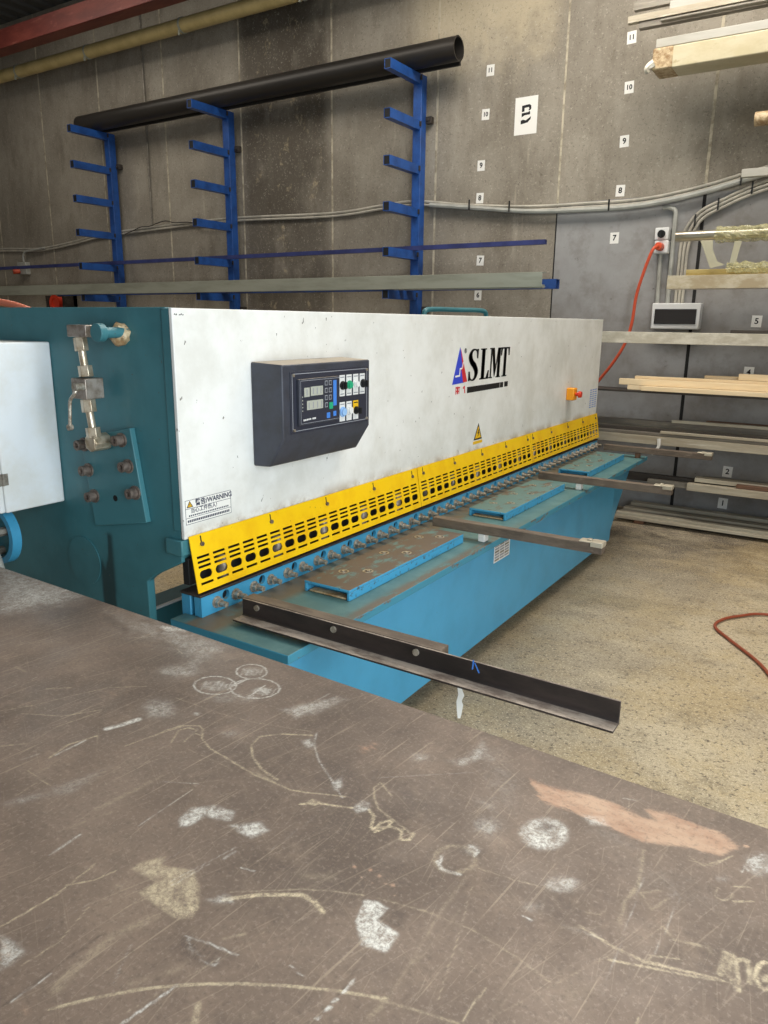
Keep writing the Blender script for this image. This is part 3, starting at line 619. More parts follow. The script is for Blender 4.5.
('s',0,0.0047,0.6,[(-0.425,0.816),(-0.412,0.806),(-0.386,0.811)]),
('s',0,0.0049,0.6,[(-0.401,0.873),(-0.386,0.868),(-0.385,0.857)]),
('s',0,0.0047,0.6,[(-0.425,0.83),(-0.42,0.812)]),
('p',3,0.0154,0.5,[(-0.287,0.83),(-0.227,0.838),(-0.216,0.815),(-0.254,0.809)]),
('s',0,0.003,0.6,[(-0.283,0.79),(-0.27,0.788)]),
('p',0,0.0115,0.3,[(-0.263,0.821),(-0.262,0.816),(-0.265,0.811),(-0.269,0.806),(-0.275,0.802),(-0.281,0.8),(-0.286,0.801),(-0.289,0.804),(-0.289,0.808),(-0.287,0.814),(-0.282,0.819),(-0.276,0.823),(-0.27,0.825),(-0.265,0.824)]),
('p',0,0.0094,0.35,[(-0.235,0.803),(-0.189,0.815),(-0.187,0.808),(-0.215,0.801)]),
('p',3,0.0095,0.4,[(-0.222,0.823),(-0.194,0.83),(-0.19,0.818),(-0.208,0.815)]),
('p',0,0.1313,0.7,[(-2.194,1.217),(-2.015,1.207),(-1.779,1.197),(-1.767,1.132),(-1.796,1.067),(-1.837,1.005)]),  # reflected sheen at this corner, painted in as a white haze
('s',0,0.0091,0.6,[(-1.849,1.019),(-1.854,1.073)]),  # pale streaks that belong to the painted sheen
('s',0,0.0091,0.6,[(-1.849,1.039),(-1.851,1.092)]),
('s',0,0.0092,0.6,[(-1.849,1.06),(-1.849,1.11)]),
('s',0,0.0092,0.6,[(-1.849,1.081),(-1.846,1.129)]),
('s',0,0.0092,0.6,[(-1.849,1.103),(-1.844,1.148)]),
('s',0,0.0092,0.6,[(-1.849,1.124),(-1.841,1.167)]),
('s',0,0.0093,0.6,[(-1.849,1.147),(-1.839,1.186)]),
('s',0,0.0093,0.6,[(-1.849,1.169),(-1.836,1.206)]),
('s',0,0.0093,0.6,[(-1.849,1.192),(-1.833,1.226)]),
('p',0,0.1135,0.4,[(-1.614,1.158),(-1.502,1.201),(-1.282,1.18),(-1.187,1.088),(-1.314,1.104),(-1.444,1.089)]),  # second haze patch of the painted sheen
('p',0,0.0232,0.4,[(-1.147,1.06),(-1.141,1.047),(-1.144,1.031),(-1.157,1.016),(-1.175,1.003),(-1.197,0.996),(-1.217,0.996),(-1.232,1.003),(-1.24,1.015),(-1.237,1.031),(-1.224,1.047),(-1.205,1.06),(-1.183,1.068),(-1.162,1.067)]),
('p',0,0.024,0.4,[(-1.07,0.912),(-1.06,0.898),(-1.057,0.884),(-1.063,0.872),(-1.075,0.864),(-1.091,0.861),(-1.11,0.865),(-1.126,0.874),(-1.137,0.888),(-1.14,0.902),(-1.135,0.915),(-1.122,0.924),(-1.105,0.926),(-1.086,0.922)]),
('s',0,0.0126,0.7,[(-1.119,0.787),(-1.107,0.813),(-1.098,0.842)]),
('p',0,0.0134,0.7,[(-1.438,1.171),(-1.377,1.202),(-1.337,1.191),(-1.379,1.162)]),
('s',1,0.003,0.4,[(-1.348,0.713),(-1.316,0.759),(-1.285,0.832),(-1.252,0.895),(-1.193,0.941)]),
('s',1,0.0028,0.45,[(-1.305,0.73),(-1.229,0.769),(-1.187,0.827)]),
('s',1,0.003,0.4,[(-1.193,0.67),(-1.203,0.74),(-1.183,0.823)]),
('s',1,0.0033,0.6,[(-1.121,0.668),(-1.131,0.712),(-1.114,0.76)]),
('s',1,0.0042,0.4,[(-1.228,0.642),(-1.197,0.673)]),
('s',1,0.0021,0.4,[(-1.07,0.727),(-1.139,0.783)]),
('s',1,0.007,0.35,[(-1.354,0.819),(-1.319,0.849)]),
('s',1,0.0026,0.5,[(-1.042,0.766),(-1.026,0.825),(-1.007,0.871)]),
('s',1,0.0074,0.3,[(-1.504,0.842),(-1.462,0.84)]),
('s',1,0.0031,0.35,[(-1.421,1.086),(-1.371,1.138),(-1.251,1.095)]),
('p',3,0.018,0.5,[(-1.652,1.154),(-1.587,1.154),(-1.466,1.122),(-1.457,1.099),(-1.569,1.123)]),
('p',3,0.0518,0.35,[(-1.77,1.096),(-1.656,1.173),(-1.585,1.144),(-1.569,1.062),(-1.678,1.049)]),
('p',2,0.057,0.4,[(-1.184,0.9),(-1.18,0.892),(-1.183,0.882),(-1.192,0.871),(-1.206,0.862),(-1.221,0.856),(-1.235,0.855),(-1.246,0.858),(-1.25,0.866),(-1.247,0.876),(-1.238,0.887),(-1.224,0.896),(-1.208,0.902),(-1.194,0.903)]),
('p',2,0.1016,0.25,[(-1.3,0.789),(-1.29,0.776),(-1.289,0.762),(-1.298,0.747),(-1.315,0.736),(-1.337,0.73),(-1.359,0.73),(-1.378,0.736),(-1.39,0.748),(-1.391,0.763),(-1.382,0.778),(-1.365,0.79),(-1.342,0.796),(-1.319,0.796)]),
('p',1,0.0281,0.2,[(-1.286,0.779),(-1.279,0.771),(-1.278,0.761),(-1.283,0.751),(-1.295,0.743),(-1.309,0.739),(-1.324,0.74),(-1.337,0.745),(-1.345,0.753),(-1.347,0.763),(-1.341,0.773),(-1.33,0.781),(-1.315,0.785),(-1.299,0.784)]),
]
# ------------------------------------------------------------------ camera
def cam():
    f, yaw, pitch, roll = 748.0, .56933, .2491, .01098
    fw = Vector((-math.sin(yaw)*math.cos(pitch), math.cos(yaw)*math.cos(pitch), -math.sin(pitch)))
    r = Vector((math.cos(yaw), math.sin(yaw), 0)); u = r.cross(fw)
    r2 = r*math.cos(roll)+u*math.sin(roll); u2 = -r*math.sin(roll)+u*math.cos(roll)
    c = bpy.data.cameras.new('camera'); o = bpy.data.objects.new('camera', c); COL.objects.link(o)
    c.sensor_fit = 'VERTICAL'; c.sensor_height = 36; c.lens = f/1024*36; c.clip_start = .05
    m = Matrix.Identity(4)
    for i in range(3): m[i][0] = r2[i]; m[i][1] = u2[i]; m[i][2] = -fw[i]
    m[2][3] = 1.6; o.matrix_world = m
    SC.camera = o
cam()

# ------------------------------------------------------------------ the building
YW = 6.72
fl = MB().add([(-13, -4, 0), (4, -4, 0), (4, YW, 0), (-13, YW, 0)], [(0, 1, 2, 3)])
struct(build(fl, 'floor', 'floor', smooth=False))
w = MB()
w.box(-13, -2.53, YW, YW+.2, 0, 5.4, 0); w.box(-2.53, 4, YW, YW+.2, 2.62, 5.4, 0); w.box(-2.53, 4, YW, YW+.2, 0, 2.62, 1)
for x in (-12.2, -11.0, -9.78, -8.59, -7.42, -6.22, -4.98, -3.76):
    w.box(x-.010, x+.010, YW-.003, YW, 0, 5.4, 2)
w.box(-2.538, -2.522, YW-.004, YW, 2.62, 5.4, 2); w.box(-2.535, -2.525, YW-.003, YW, 0, 2.62, 3)
w.box(-1.328, -1.306, YW-.006, YW, 2.64, 5.4, 2); w.box(-1.327, -1.301, YW-.003, YW, 0, 2.64, 3)
w.box(-.10, -.075, YW-.003, YW, 0, 5.4, 3)
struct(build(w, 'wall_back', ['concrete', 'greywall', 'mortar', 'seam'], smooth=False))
w = MB()
w.box(1.60, 1.8, 1.55, YW, 0, 5.4); w.box(1.60, 1.8, -4, -1.35, 0, 5.4); w.box(1.60, 1.8, -1.35, 1.55, 2.95, 5.4)
struct(build(w, 'wall_right', 'concrete', smooth=False))
struct(build(MB().box(-13.2, -13, -4, YW, 0, 5.4), 'wall_left', 'concrete', smooth=False))
c = MB()
pts = []
x = -13.
while x < 4: pts += [(x, 5.40), (x+.13, 5.40), (x+.16, 5.43), (x+.22, 5.43)]; x += .25
pts += [(4, 5.40)]; top = [(p[0], p[1]+.004) for p in reversed(pts)]
c.prism(pts+top, 'XZ', -4, YW+.2)
struct(build(c, 'ceiling', 'roof', smooth=False))
c = MB()
for y in (4.2, 5.55): c.box(-13, 4, y, y+.06, 5.24, 5.395)
struct(build(c, 'trim_1', 'roof', smooth=False, bevel=.004))
# red oxide channel beam under the roof, along the wall
b = MB()
b.box(-13, -3, 5.98, 6.0, 4.74, 4.94); b.box(-13, -3, 6.0, 6.17, 4.74, 4.755); b.box(-13, -3, 6.0, 6.17, 4.925, 4.94)
rb = build(b, 'steel_beam', 'redbeam', smooth=False, bevel=.003)
tag(rb, 'red oxide painted steel roof beam running just under the roof along the concrete wall', 'beam', kind='structure')
# cream pipe on hangers
p = root('drain_pipe', (-8, 6.4, 4.62), 'cream round pipe running along the wall high above the blue rack posts', 'pipe')
build(MB().cyl((-12.5, 6.44, 4.66), (-3.5, 6.44, 4.66), .072, n=28), 'pipe', 'cream', p)
for x in (-9.75, -8.35, -6.75, -5.1):
    h = MB().ring((x-.012, 6.44, 4.66), (x+.012, 6.44, 4.66), .079, .0725)
    h.box(x-.012, x+.012, 6.44, YW, 4.735, 4.741); h.box(x-.01, x+.01, 6.37, 6.385, 4.55, 4.60)
    build(h, 'hanger', 'galv', p)
# vertical conduit between two seams
tag(build(MB().cyl((-7.73, 6.70, 2.70), (-7.73, 6.70, 5.2), .009, n=10), 'steel_conduit', 'bargrey'),
    'thin grey conduit rising straight up the wall between the first two blue rack posts', 'conduit')

# ------------------------------------------------------------------ blue cantilever rack posts
ARMZ = (3.762, 3.374, 2.994, 2.610, 2.222, 1.848)
def make_post(name, x, arms, z0, label, group, mat='rackblue', arm_len=.515, s=.040):
    r = root(name, (x, 6.63, 0), label, 'rack post', group)
    build(MB().box(x-.045, x+.045, 6.58, 6.675, z0, arms[0]+s), 'upright', mat, r, bevel=.004)
    for z in arms:
        t = .005; y0, y1 = 6.58-arm_len, 6.58; a = MB()
        a.box(x-s+.006, x+s-.006, y0, y1, z+s-t, z+s); a.box(x-s+.006, x+s-.006, y0, y1, z-s, z-s+t)
        a.box(x-s+.006, x-s+.006+t, y0, y1, z-s+t, z+s-t); a.box(x+s-.006-t, x+s-.006, y0, y1, z-s+t, z+s-t)
        ao = build(a, 'arm', mat, r, smooth=False)
        build(MB().box(x-s+.012, x+s-.012, y0+.002, y0+.008, z-s+t, z+s-t), 'end_cap', 'black', ao, smooth=False)
        ORG[ao] = ORG[r]
        build(MB().box(x+.02, x+.05, 6.566, 6.58, z-.012, z+.03), 'lug', 'bardark', r, smooth=False)
    for z in (3.43, 1.72):
        build(MB().box(x+.045, x+.105, 6.66, 6.714, z-.03, z+.03).cyl((x+.075, 6.645, z), (x+.075, 6.66, z), .014, n=6), 'wall_bracket', 'bardark', r, bevel=.002)
    return r
pg = 'blue cantilever rack posts on the concrete wall'
P1 = make_post('rack_post', -8.325, ARMZ, 0., 'blue six-arm rack post farthest along the wall from the letter sheet', pg)
P2 = dup(P1, (2.0, 0, 0)); tag(P2, 'blue six-arm rack post in the middle of the three', 'rack post', pg)
P3 = dup(P1, (4.43, 0, 0)); tag(P3, 'blue six-arm rack post under the open end of the big black pipe', 'rack post', pg)
AT = [z+.040 for z in ARMZ]
tag(build(MB().ring((-8.62, 6.45, AT[0]+.1), (-3.41, 6.45, AT[0]+.1), .099, .088, n=40), 'black_pipe', 'bpipe'),
    'large black round pipe lying on the top arms of the blue rack posts', 'pipe', 'stock on the blue rack')
b = MB(); x0, x1, y0, y1, z = -8.5, -3.45, 6.551, 6.577, AT[0]+.001
b.box(x0, x1, y0, y1, z, z+.055)
tag(build(b, 'box_section', 'bpipe', smooth=False, bevel=.003), 'slim dark bar on the top rack arms tucked behind the large black pipe', 'steel bar', 'stock on the blue rack')
def hollow(x0, x1, y0, y1, z0, z1, t=.004, c=.0):
    return MB().box(x0, x1, y0, y1, z0, z0+t).box(x0, x1, y0, y1, z1-t, z1).box(x0, x1, y0, y0+t, z0+t, z1-t).box(x0, x1, y1-t, y1, z0+t, z1-t).box(x0+.05, x0+.06, y0+t, y1-t, z0+t, z1-t).box(x1-.06, x1-.05, y0+t, y1-t, z0+t, z1-t)
tag(build(hollow(-11.6, -2.53, 6.48, 6.52, AT[4]+.001, AT[4]+.041), 'box_section', 'flatblue', smooth=False),
    'long thin dull blue square bar lying on the second lowest rack arms', 'steel bar', 'stock on the blue rack')
ch = MB(); z = AT[5]+.001
ch.box(-11.4, -2.37, 6.052, 6.058, z, z+.118); ch.box(-11.4, -2.37, 6.058, 6.14, z, z+.006); ch.box(-11.4, -2.37, 6.058, 6.14, z+.112, z+.118)
tag(build(ch, 'steel_channel', 'galv', smooth=False, bevel=.002), 'long grey galvanised channel lying along the lowest rack arms just above the shear', 'steel channel', 'stock on the blue rack')
tag(build(hollow(-9.3, -2.37, 6.38, 6.46, z, z+.08), 'box_section', 'navybar', smooth=False),
    'dark blue box section behind the grey channel, its capped end poking out past the channel', 'steel bar', 'stock on the blue rack')
tag(build(MB().box(-3.92, -2.44, 6.25, 6.30, z, z+.03), 'flat_bar', 'galv', smooth=False, bevel=.002),
    'short pale flat bar under the end of the grey channel beside the blue box section', 'steel bar', 'stock on the blue rack')
tag(build(hollow(-8.05, -6.2, 6.39, 6.44, z+.081, z+.131), 'box_section', 'bardark', smooth=False),
    'short dark square tube stacked on the blue box section by the middle rack post', 'steel bar', 'stock on the blue rack')

# ------------------------------------------------------------------ numbered sheets and the letter sheet
def number_sheet(x, z, s, word, where):
    r = root('number_sheet', (x, YW, z), 'white sheet printed %s, %s' % (word, where), 'number sheet', 'numbered sheets on the wall')
    t = random.uniform(-.05, .05)
    F = F_W(x, YW-.0002, z) @ Matrix.Rotation(t, 4, 'Z')
    build(quad(MB(), F, -.037, .037, -.045, .045, .001), 'paper', 'paper', r, smooth=False)
    tx = MB().mesh(text_mesh(s, .062 if len(s) == 1 else .05, .0004, .0016), F @ Matrix.Translation((0, 0, .0016)))
    build(tx, 'numeral', 'ink', r, smooth=False)
a = 'in the column beside the letter sheet'
for s, z, x, wd, wh in (('11', 3.772, -3.23, 'eleven', 'topmost '+a), ('10', 3.419, -3.26, 'ten', 'second from the top '+a), ('9', 2.996, -3.285, 'nine', 'third from the top '+a),
        ('8', 2.718, -3.285, 'eight', 'just above the wall cables '+a), ('7', 2.168, -3.255, 'seven', 'between the thin blue bar and the grey channel'), ('6', 1.853, -3.265, 'six', 'just under the grey channel above the shear')):
    number_sheet(x, z, s, wd, wh)
a = 'in the column between the pale joints'
for s, z, x, wd, wh in (('11', 3.824, -1.998, 'eleven', 'topmost under the stacked bars '+a), ('10', 3.462, -1.986, 'ten', 'beside the cream wrapped bundle '+a), ('9', 3.062, -1.989, 'nine', 'halfway down the bare concrete '+a),
        ('8', 2.683, -1.989, 'eight', 'just above the cables '+a), ('7', 2.31, -2.006, 'seven', 'on grey paint near the power socket')):
    number_sheet(x, z, s, wd, wh)
for s, z, x, wd, wh in (('5', 1.634, -.826, 'five', 'beside the white breaker box'), ('4', 1.235, -.836, 'four', 'half hidden behind the pale timber battens'),
        ('2', .416, -.90, 'two', 'above the rough pale bars of the low shelf'), ('1', .144, -.906, 'one', 'lowest, just above the floor bundle')):
    number_sheet(x, z, s, wd, wh)
r = root('letter_sheet', (-2.87, YW, 3.36), 'white page printed with a stencil letter B on the concrete wall', 'sign')
F = F_W(-2.87, YW-.0002, 3.362)
build(quad(MB(), F, -.105, .105, -.151, .151, .001), 'paper', 'paper', r, smooth=False)
lt = MB()
def poly(mb, F, pts, z=.0012, t=.0005, mi=0): return quad(mb, F, 0, 0, 0, 0, t, z, mi, pts)
poly(lt, F, [(-.040, .082), (.03, .088), (.045, .076), (.047, .052), (.036, .038), (.020, .040), (.028, .052), (.024, .066), (-.016, .062), (-.016, .034), (-.040, .032)])
poly(lt, F, [(-.040, .022), (.02, .026), (.034, .034), (.038, .026), (.038, .006), (-.012, .004), (-.040, -.010)])
poly(lt, F, [(-.046, -.036), (-.026, -.030), (.0, -.038), (.026, -.024), (.048, -.010), (.044, -.032), (.018, -.056), (-.046, -.066)])
build(lt, 'letter', 'ink', r, smooth=False)

# ------------------------------------------------------------------ cables, conduits, socket, breaker box
def cable(name, pts, r, mat, label, cat='cable', n=8, group=None, ties=()):
    o = tag(build(MB().tube(pts, r, n), name, mat), label, cat, group)
    for q in ties:
        build(MB().box(q[0]-.006, q[0]+.006, q[1]-.021, q[1]-.014, q[2]-.045, q[2]+.045), 'cable_tie', 'black', o, smooth=False)
    return o
yb = 6.695
A = [(-12, yb, 2.56), (-11.04, yb, 2.576), (-10.07, yb, 2.545), (-9.3, yb, 2.60), (-8.74, yb, 2.66), (-7.68, yb, 2.70), (-6.42, yb, 2.725), (-5.0, yb, 2.69), (-4.37, yb, 2.72), (-3.97, yb, 2.735), (-3.37, yb, 2.66), (-2.78, yb, 2.61), (-2.32, yb, 2.60), (-1.81, yb, 2.60), (-1.35, yb, 2.66), (-.88, yb, 2.765), (-.2, yb, 2.9)]
cable('cable', A, .013, 'cable', 'uppermost pale cable sagging along the whole concrete wall', group='cables along the wall')
cable('cable', [(p[0], 6.695, p[2]-.030) for p in A], .012, 'cable', 'second pale cable running close beneath the uppermost one along the wall', group='cables along the wall')
cable('hanging_cable', [(p[0], 6.664, p[2]-.02+.05*math.sin(p[0]*3.3+1)) for p in [(-8.2+.15*k, 0, 2.70+.012*(k % 3)) for k in range(12)]], .006, 'bardark', 'thin dark cable looping loosely over the pale wall cables between two rack posts', group='cables along the wall')
B = [(-3.78, 6.66, 2.685), (-3.37, 6.66, 2.635), (-2.78, 6.66, 2.565), (-2.32, 6.66, 2.545), (-1.81, 6.66, 2.545), (-1.35, 6.66, 2.605), (-.88, 6.66, 2.71), (-.2, 6.66, 2.84)]
o = cable('steel_conduit', B, .020, 'conduit', 'thick grey conduit under the pale cables dipping past the grey painted wall', 'conduit')
for x, z in ((-2.95, 2.60), (-2.05, 2.55), (-1.05, 2.67), (-3.35, 2.64)):
    build(MB().box(x-.006, x+.006, 6.630, 6.6395, z-.03, z+.06), 'cable_tie', 'black', o, smooth=False)
o = cable('steel_conduit', [(-1.62, 6.69, 2.52), (-1.57, 6.69, 2.52), (-1.522, 6.69, 2.49), (-1.516, 6.69, 2.40), (-1.514, 6.69, 2.1), (-1.512, 6.69, 1.775)], .018, 'conduit', 'grey conduit bending down beside the power socket into the breaker box', 'conduit')
cable('steel_conduit', [(-1.605, 6.69, 2.17), (-1.6, 6.69, 2.0), (-1.595, 6.69, 1.775)], .016, 'conduit', 'short grey conduit straight below the power socket', 'conduit')
for k in range(3):
    d = k*.030
    pts = [(-.2, 6.69, 2.80-d), (-.87, 6.69, 2.665-d), (-1.19, 6.69, 2.545-d), (-1.33+d*.3, 6.69, 2.475-d), (-1.415+d*.8, 6.69, 2.375-d), (-1.45+d*.9, 6.69, 2.25-d), (-1.452+d*.9, 6.69, 2.0), (-1.45+d*.9, 6.69, 1.775)]
    cable('cable', pts, .012, 'cable', ['uppermost', 'middle', 'lowest'][k]+' of the three tied cables curving down into the breaker box', group='cables into the breaker box',
          ties=[(-.97, 6.69, 2.62), (-1.2, 6.69, 2.52), (-1.36, 6.69, 2.41)] if k == 1 else ())
s = root('power_socket', (-1.6, YW, 2.26), 'grey switched power socket on the wall with the orange plug in it', 'socket')
b = MB().box(-1.655, -1.545, 6.64, YW-.001, 2.27, 2.365); build(b, 'switch_box', 'label', s, bevel=.008)
b = MB().box(-1.65, -1.54, 6.64, YW-.001, 2.165, 2.266); build(b, 'outlet_box', 'label', s, bevel=.008)
sw = build(MB().cyl((-1.6, 6.64, 2.315), (-1.6, 6.622, 2.315), .03, n=20).box(-1.607, -1.593, 6.604, 6.622, 2.288, 2.342), 'rotary_switch', 'black', s)
q = root('extension_cord', (-1.6, 6.6, 2.2), 'bright orange extension cord hanging from the wall socket down behind the white shear panel', 'cord')
build(MB().cyl((-1.6, 6.638, 2.215), (-1.6, 6.56, 2.215), .033, .03, n=18), 'plug', 'plug', q, bevel=.004)
build(MB().tube([(-1.6, 6.575, 2.215), (-1.605, 6.53, 2.208), (-1.63, 6.50, 2.17), (-1.685, 6.51, 2.0), (-1.73, 6.53, 1.82), (-1.75, 6.55, 1.62), (-1.79, 6.55, 1.45), (-1.88, 6.55, 1.28), (-2.0, 6.55, 1.11), (-2.15, 6.55, .9), (-2.2, 6.55, .5), (-2.2, 6.5, .02), (-2.3, 6.2, .012)], .013, 10), 'cord', 'plug', q)
s = root('breaker_box', (-1.43, YW, 1.66), 'white breaker box with a smoked window below the bundle of cables', 'breaker box')
build(MB().box(-1.615, -1.235, 6.62, YW-.001, 1.565, 1.773), 'casing', 'label', s, bevel=.008)
build(MB().box(-1.59, -1.262, 6.612, 6.6205, 1.606, 1.726), 'window_cover', 'breakglass', s, bevel=.004)
# far socket and plug at the picture's edge
s = root('power_socket', (-10.35, YW, 2.3), 'grey wall box at the far end of the thin blue bar below the sagging cables', 'socket')
build(MB().box(-10.56, -10.36, 6.64, YW-.001, 2.20, 2.37), 'outlet_box', 'conduit', s, bevel=.01)
build(MB().cyl((-10.5, 6.64, 2.25), (-10.55, 6.56, 2.24), .035, n=14), 'plug', 'plug', s)
cable('steel_conduit', [(-10.42, 6.66, 2.375), (-10.42, 6.66, 2.45), (-10.36, 6.66, 2.51), (-10.2, 6.66, 2.52), (-9.9, 6.66, 2.545)], .014, 'conduit', 'short bent grey conduit rising from the far wall box to the cables', 'conduit')
s = root('hose_reel', (-9.55, 6.6, 1.8), 'small red drum on the wall under the far end of the grey channel', 'reel')
build(MB().cyl((-9.55, 6.5, 1.80), (-9.55, 6.62, 1.80), .085, n=24).ring((-9.55, 6.49, 1.80), (-9.55, 6.5, 1.80), .11, .06), 'drum', 'red', s)
build(MB().box(-9.75, -9.73, 6.5, YW-.001, 1.62, 1.9).box(-9.38, -9.36, 6.5, YW-.001, 1.62, 1.9).box(-9.75, -9.36, 6.66, YW-.001, 1.62, 1.9), 'bracket', 'bardark', s)
# ------------------------------------------------------------------ stock lying on the wall rack beside the shear
SH = (3.70, 3.393, 2.965, 2.63, 2.215, 1.865, 1.455, 1.075, .675, .338)
r = root('rack_post', (0.05, 6.63, 0), 'grey arm rack post carrying the shelves of steel bars and timber by the numbered sheets', 'rack post')
build(MB().box(0, .1, 6.60, 6.71, 0, 3.74), 'upright', 'galv', r, bevel=.004)
for z in SH: build(MB().box(.015, .085, 6.08, 6.60, z-.06, z-.002), 'arm', 'galv', r, bevel=.003)
XE = 1.5
def stock(name, x0, y0, y1, z0, z1, mat, label, cat='steel bar', group=None, x1=XE, bev=.002, hol=0):
    m = MB()
    if hol: m = hollow(x0, x1, y0, y1, z0, z1, hol)
    else: m.box(x0, x1, y0, y1, z0, z1)
    return tag(build(m, name, mat, smooth=False, bevel=0 if hol else bev), label, cat, group)
g = 'steel bars on the highest wall shelf'
stock('steel_bar', -1.80, 6.20, 6.26, 3.701, 3.742, 'bargrey', 'grey square bar with a cut end at the bottom front of the highest shelf', group=g)
stock('steel_bar', -1.63, 6.13, 6.19, 3.701, 3.712, 'bargrey', 'thin flat strip lowest and foremost on the highest shelf', group=g)
stock('steel_bar', -1.88, 6.19, 6.24, 3.745, 3.79, 'barpale', 'pale bar reaching out farthest on the highest shelf', group=g)
stock('steel_bar', -1.59, 6.20, 6.27, 3.792, 3.842, 'whitebar', 'white bar stacked on the pale bar on the highest shelf', group=g)
stock('steel_bar', -1.86, 6.25, 6.30, 3.845, 3.90, 'bargrey', 'grey section topmost on the highest shelf', group=g, hol=.004)
r = root('wrapped_bundle', (-.1, 6.28, 3.346), 'long cream plastic-wrapped bundle with a torn brown end on the second highest shelf', 'bundle')
m = MB().box(-1.53, XE, 6.16, 6.40, 3.394, 3.537)
build(m, 'wrapped_body', 'cardboard', r, bevel=.008)
m = MB().prism([(6.156, 3.394), (6.40, 3.394), (6.40, 3.539), (6.156, 3.539)], 'YZ', -1.67, -1.525)
build(m, 'torn_end', 'brownwrap', r, bevel=.012)
build(MB().box(-1.655, XE, 6.17, 6.33, 3.5415, 3.60), 'white_section', 'whitebar', r, bevel=.004)
build(MB().tube([(-1.66, 6.17, 3.44), (-1.685, 6.16, 3.425), (-1.70, 6.15, 3.405), (-1.69, 6.16, 3.385)], .030, 7, rf=lambda t: 1.15-.6*t), 'loose_wrap', 'film', r)
tag(build(MB().ring((-.952, 6.30, 3.015), (XE, 6.30, 3.015), .047, .042, n=28), 'round_pipe', 'brownwrap'), 'brown round pipe end showing at the shelf beside the cream wrapped bundle', 'pipe')
stock('steel_bar', -.992, 6.25, 6.31, 2.631, 2.685, 'whitebar', 'white flat bar alone on the shelf just above the tied cables')
tag(build(MB().ring((-1.415, 6.33, 2.256), (XE, 6.33, 2.256), .038, .033, n=28), 'round_tube', 'tube'), 'silver round tube partly wound with yellow plastic above the breaker box', 'pipe')
# crumpled yellow plastic wound round the tube
def lumpy(x0, x1, yc, zc, rad, seed, ri=.04, flat=1., n=46, m_=22):
    rs = random.Random(seed); vs = []; fs = []
    for i in range(n):
        t = i/(n-1); x = x0+(x1-x0)*t
        for k in range(m_):
            a = 2*math.pi*k/m_; q = Vector((x*14, math.cos(a)*2.2, math.sin(a)*2.2))
            r_ = ri+max(.002, (rad-ri)*(.9+1.1*mnoise.noise(q+Vector((seed, 0, 0)))+.7*mnoise.noise(q*2.7)+.35*rs.uniform(-1, 1)))
            vs.append((x+rs.uniform(-.006, .006), yc+r_*math.cos(a)*flat, zc+r_*math.sin(a)))
    fs = [(i*m_+k, i*m_+(k+1) % m_, (i+1)*m_+(k+1) % m_, (i+1)*m_+k) for i in range(n-1) for k in range(m_)]
    return MB().add(vs, fs)
tag(build(lumpy(-1.13, -.06, 6.33, 2.256, .055, 3), 'plastic_wrap', 'net', smooth=False), 'crumpled yellow plastic wrapping wound round the silver tube', 'plastic wrapping')
def ribbon(pts, wv, t=.0015):
    m = MB(); n = len(pts); vs = []
    for p, q in zip(pts, wv):
        p = Vector(p); q = Vector(q); vs += [p-q, p+q, p+q+Vector((0, t, 0)), p-q+Vector((0, t, 0))]
    fs = []
    for i in range(n-1):
        for k in range(4): fs.append((i*4+k, i*4+(k+1) % 4, (i+1)*4+(k+1) % 4, (i+1)*4+k))
    fs += [(0, 1, 2, 3), tuple(4*n-1-k for k in range(4))]
    return m.add(vs, fs)
tag(build(ribbon([(-1.18, 6.265, 2.215), (-1.16, 6.255, 2.15), (-1.12, 6.26, 2.06), (-1.08, 6.25, 2.025)], [(.045, 0, 0), (.03, .01, 0), (.035, -.01, 0), (.05, 0, .01)]), 'hanging_strip', 'clear'),
    'clear plastic strip hanging beside the breaker box end of the yellow wrapping', 'plastic strip')
tag(build(ribbon([(-.96, 6.265, 2.2), (-.97, 6.255, 2.12), (-.98, 6.25, 2.04)], [(.025, 0, 0), (.02, .01, 0), (.022, 0, 0)]), 'hanging_strip', 'clear'),
    'narrow clear plastic strip hanging farther along the yellow wrapped tube', 'plastic strip')
stock('gold_profile', -1.31, 6.30, 6.34, 1.966, 2.01, 'gold', 'gold coloured profile lying on the film-wrapped flat section below the silver tube', 'profile')
tag(build(lumpy(-1.02, -.62, 6.265, 2.014, .034, 8, .012, .7, 24, 16), 'plastic_wrap', 'net', smooth=False), 'crumpled yellow plastic bunched in front of the gold coloured profile', 'plastic wrapping')
stock('wrapped_section', -1.42, 6.20, 6.40, 1.866, 1.963, 'filmtan', 'tan film-wrapped flat section just above the breaker box', 'wrapped section')
stock('wrapped_section', -1.95, 6.15, 6.34, 1.457, 1.543, 'film', 'long white film-wrapped section running out from behind the shear just below the breaker box', 'wrapped section')
stock('steel_bar', -.94, 6.26, 6.33, 1.545, 1.568, 'bardark', 'dark thin bar lying on top of the long white film-wrapped section')
g = 'pale timber battens on one shelf'
tb = [(-1.71, 6.17, 6.21, 1.131, 1.178, 'pale timber batten with its square end reaching nearest the shear'),
      (-1.60, 6.22, 6.27, 1.131, 1.200, 'pale timber batten second nearest the shear, standing slightly higher'),
      (-1.52, 6.12, 6.165, 1.094, 1.128, 'pale timber batten lowest and foremost on the timber shelf'),
      (-1.64, 6.17, 6.24, 1.094, 1.129, 'pale timber batten lying beneath the one that reaches nearest the shear'),
      (-1.09, 6.29, 6.34, 1.131, 1.222, 'pale timber batten at the back whose end starts midway along the shelf'),
      (-.84, 6.23, 6.28, 1.202, 1.248, 'pale timber batten topmost of the pile, in front of a numbered sheet')]
for x, y0, y1, z0, z1, lb in tb: stock('timber_batten', x, y0, y1, z0, z1, 'timber', lb, 'timber batten', g)
stock('steel_bar', -1.98, 6.13, 6.36, 1.0765, 1.092, 'bardark', 'dark flat plate under the pale timber battens', 'steel bar')
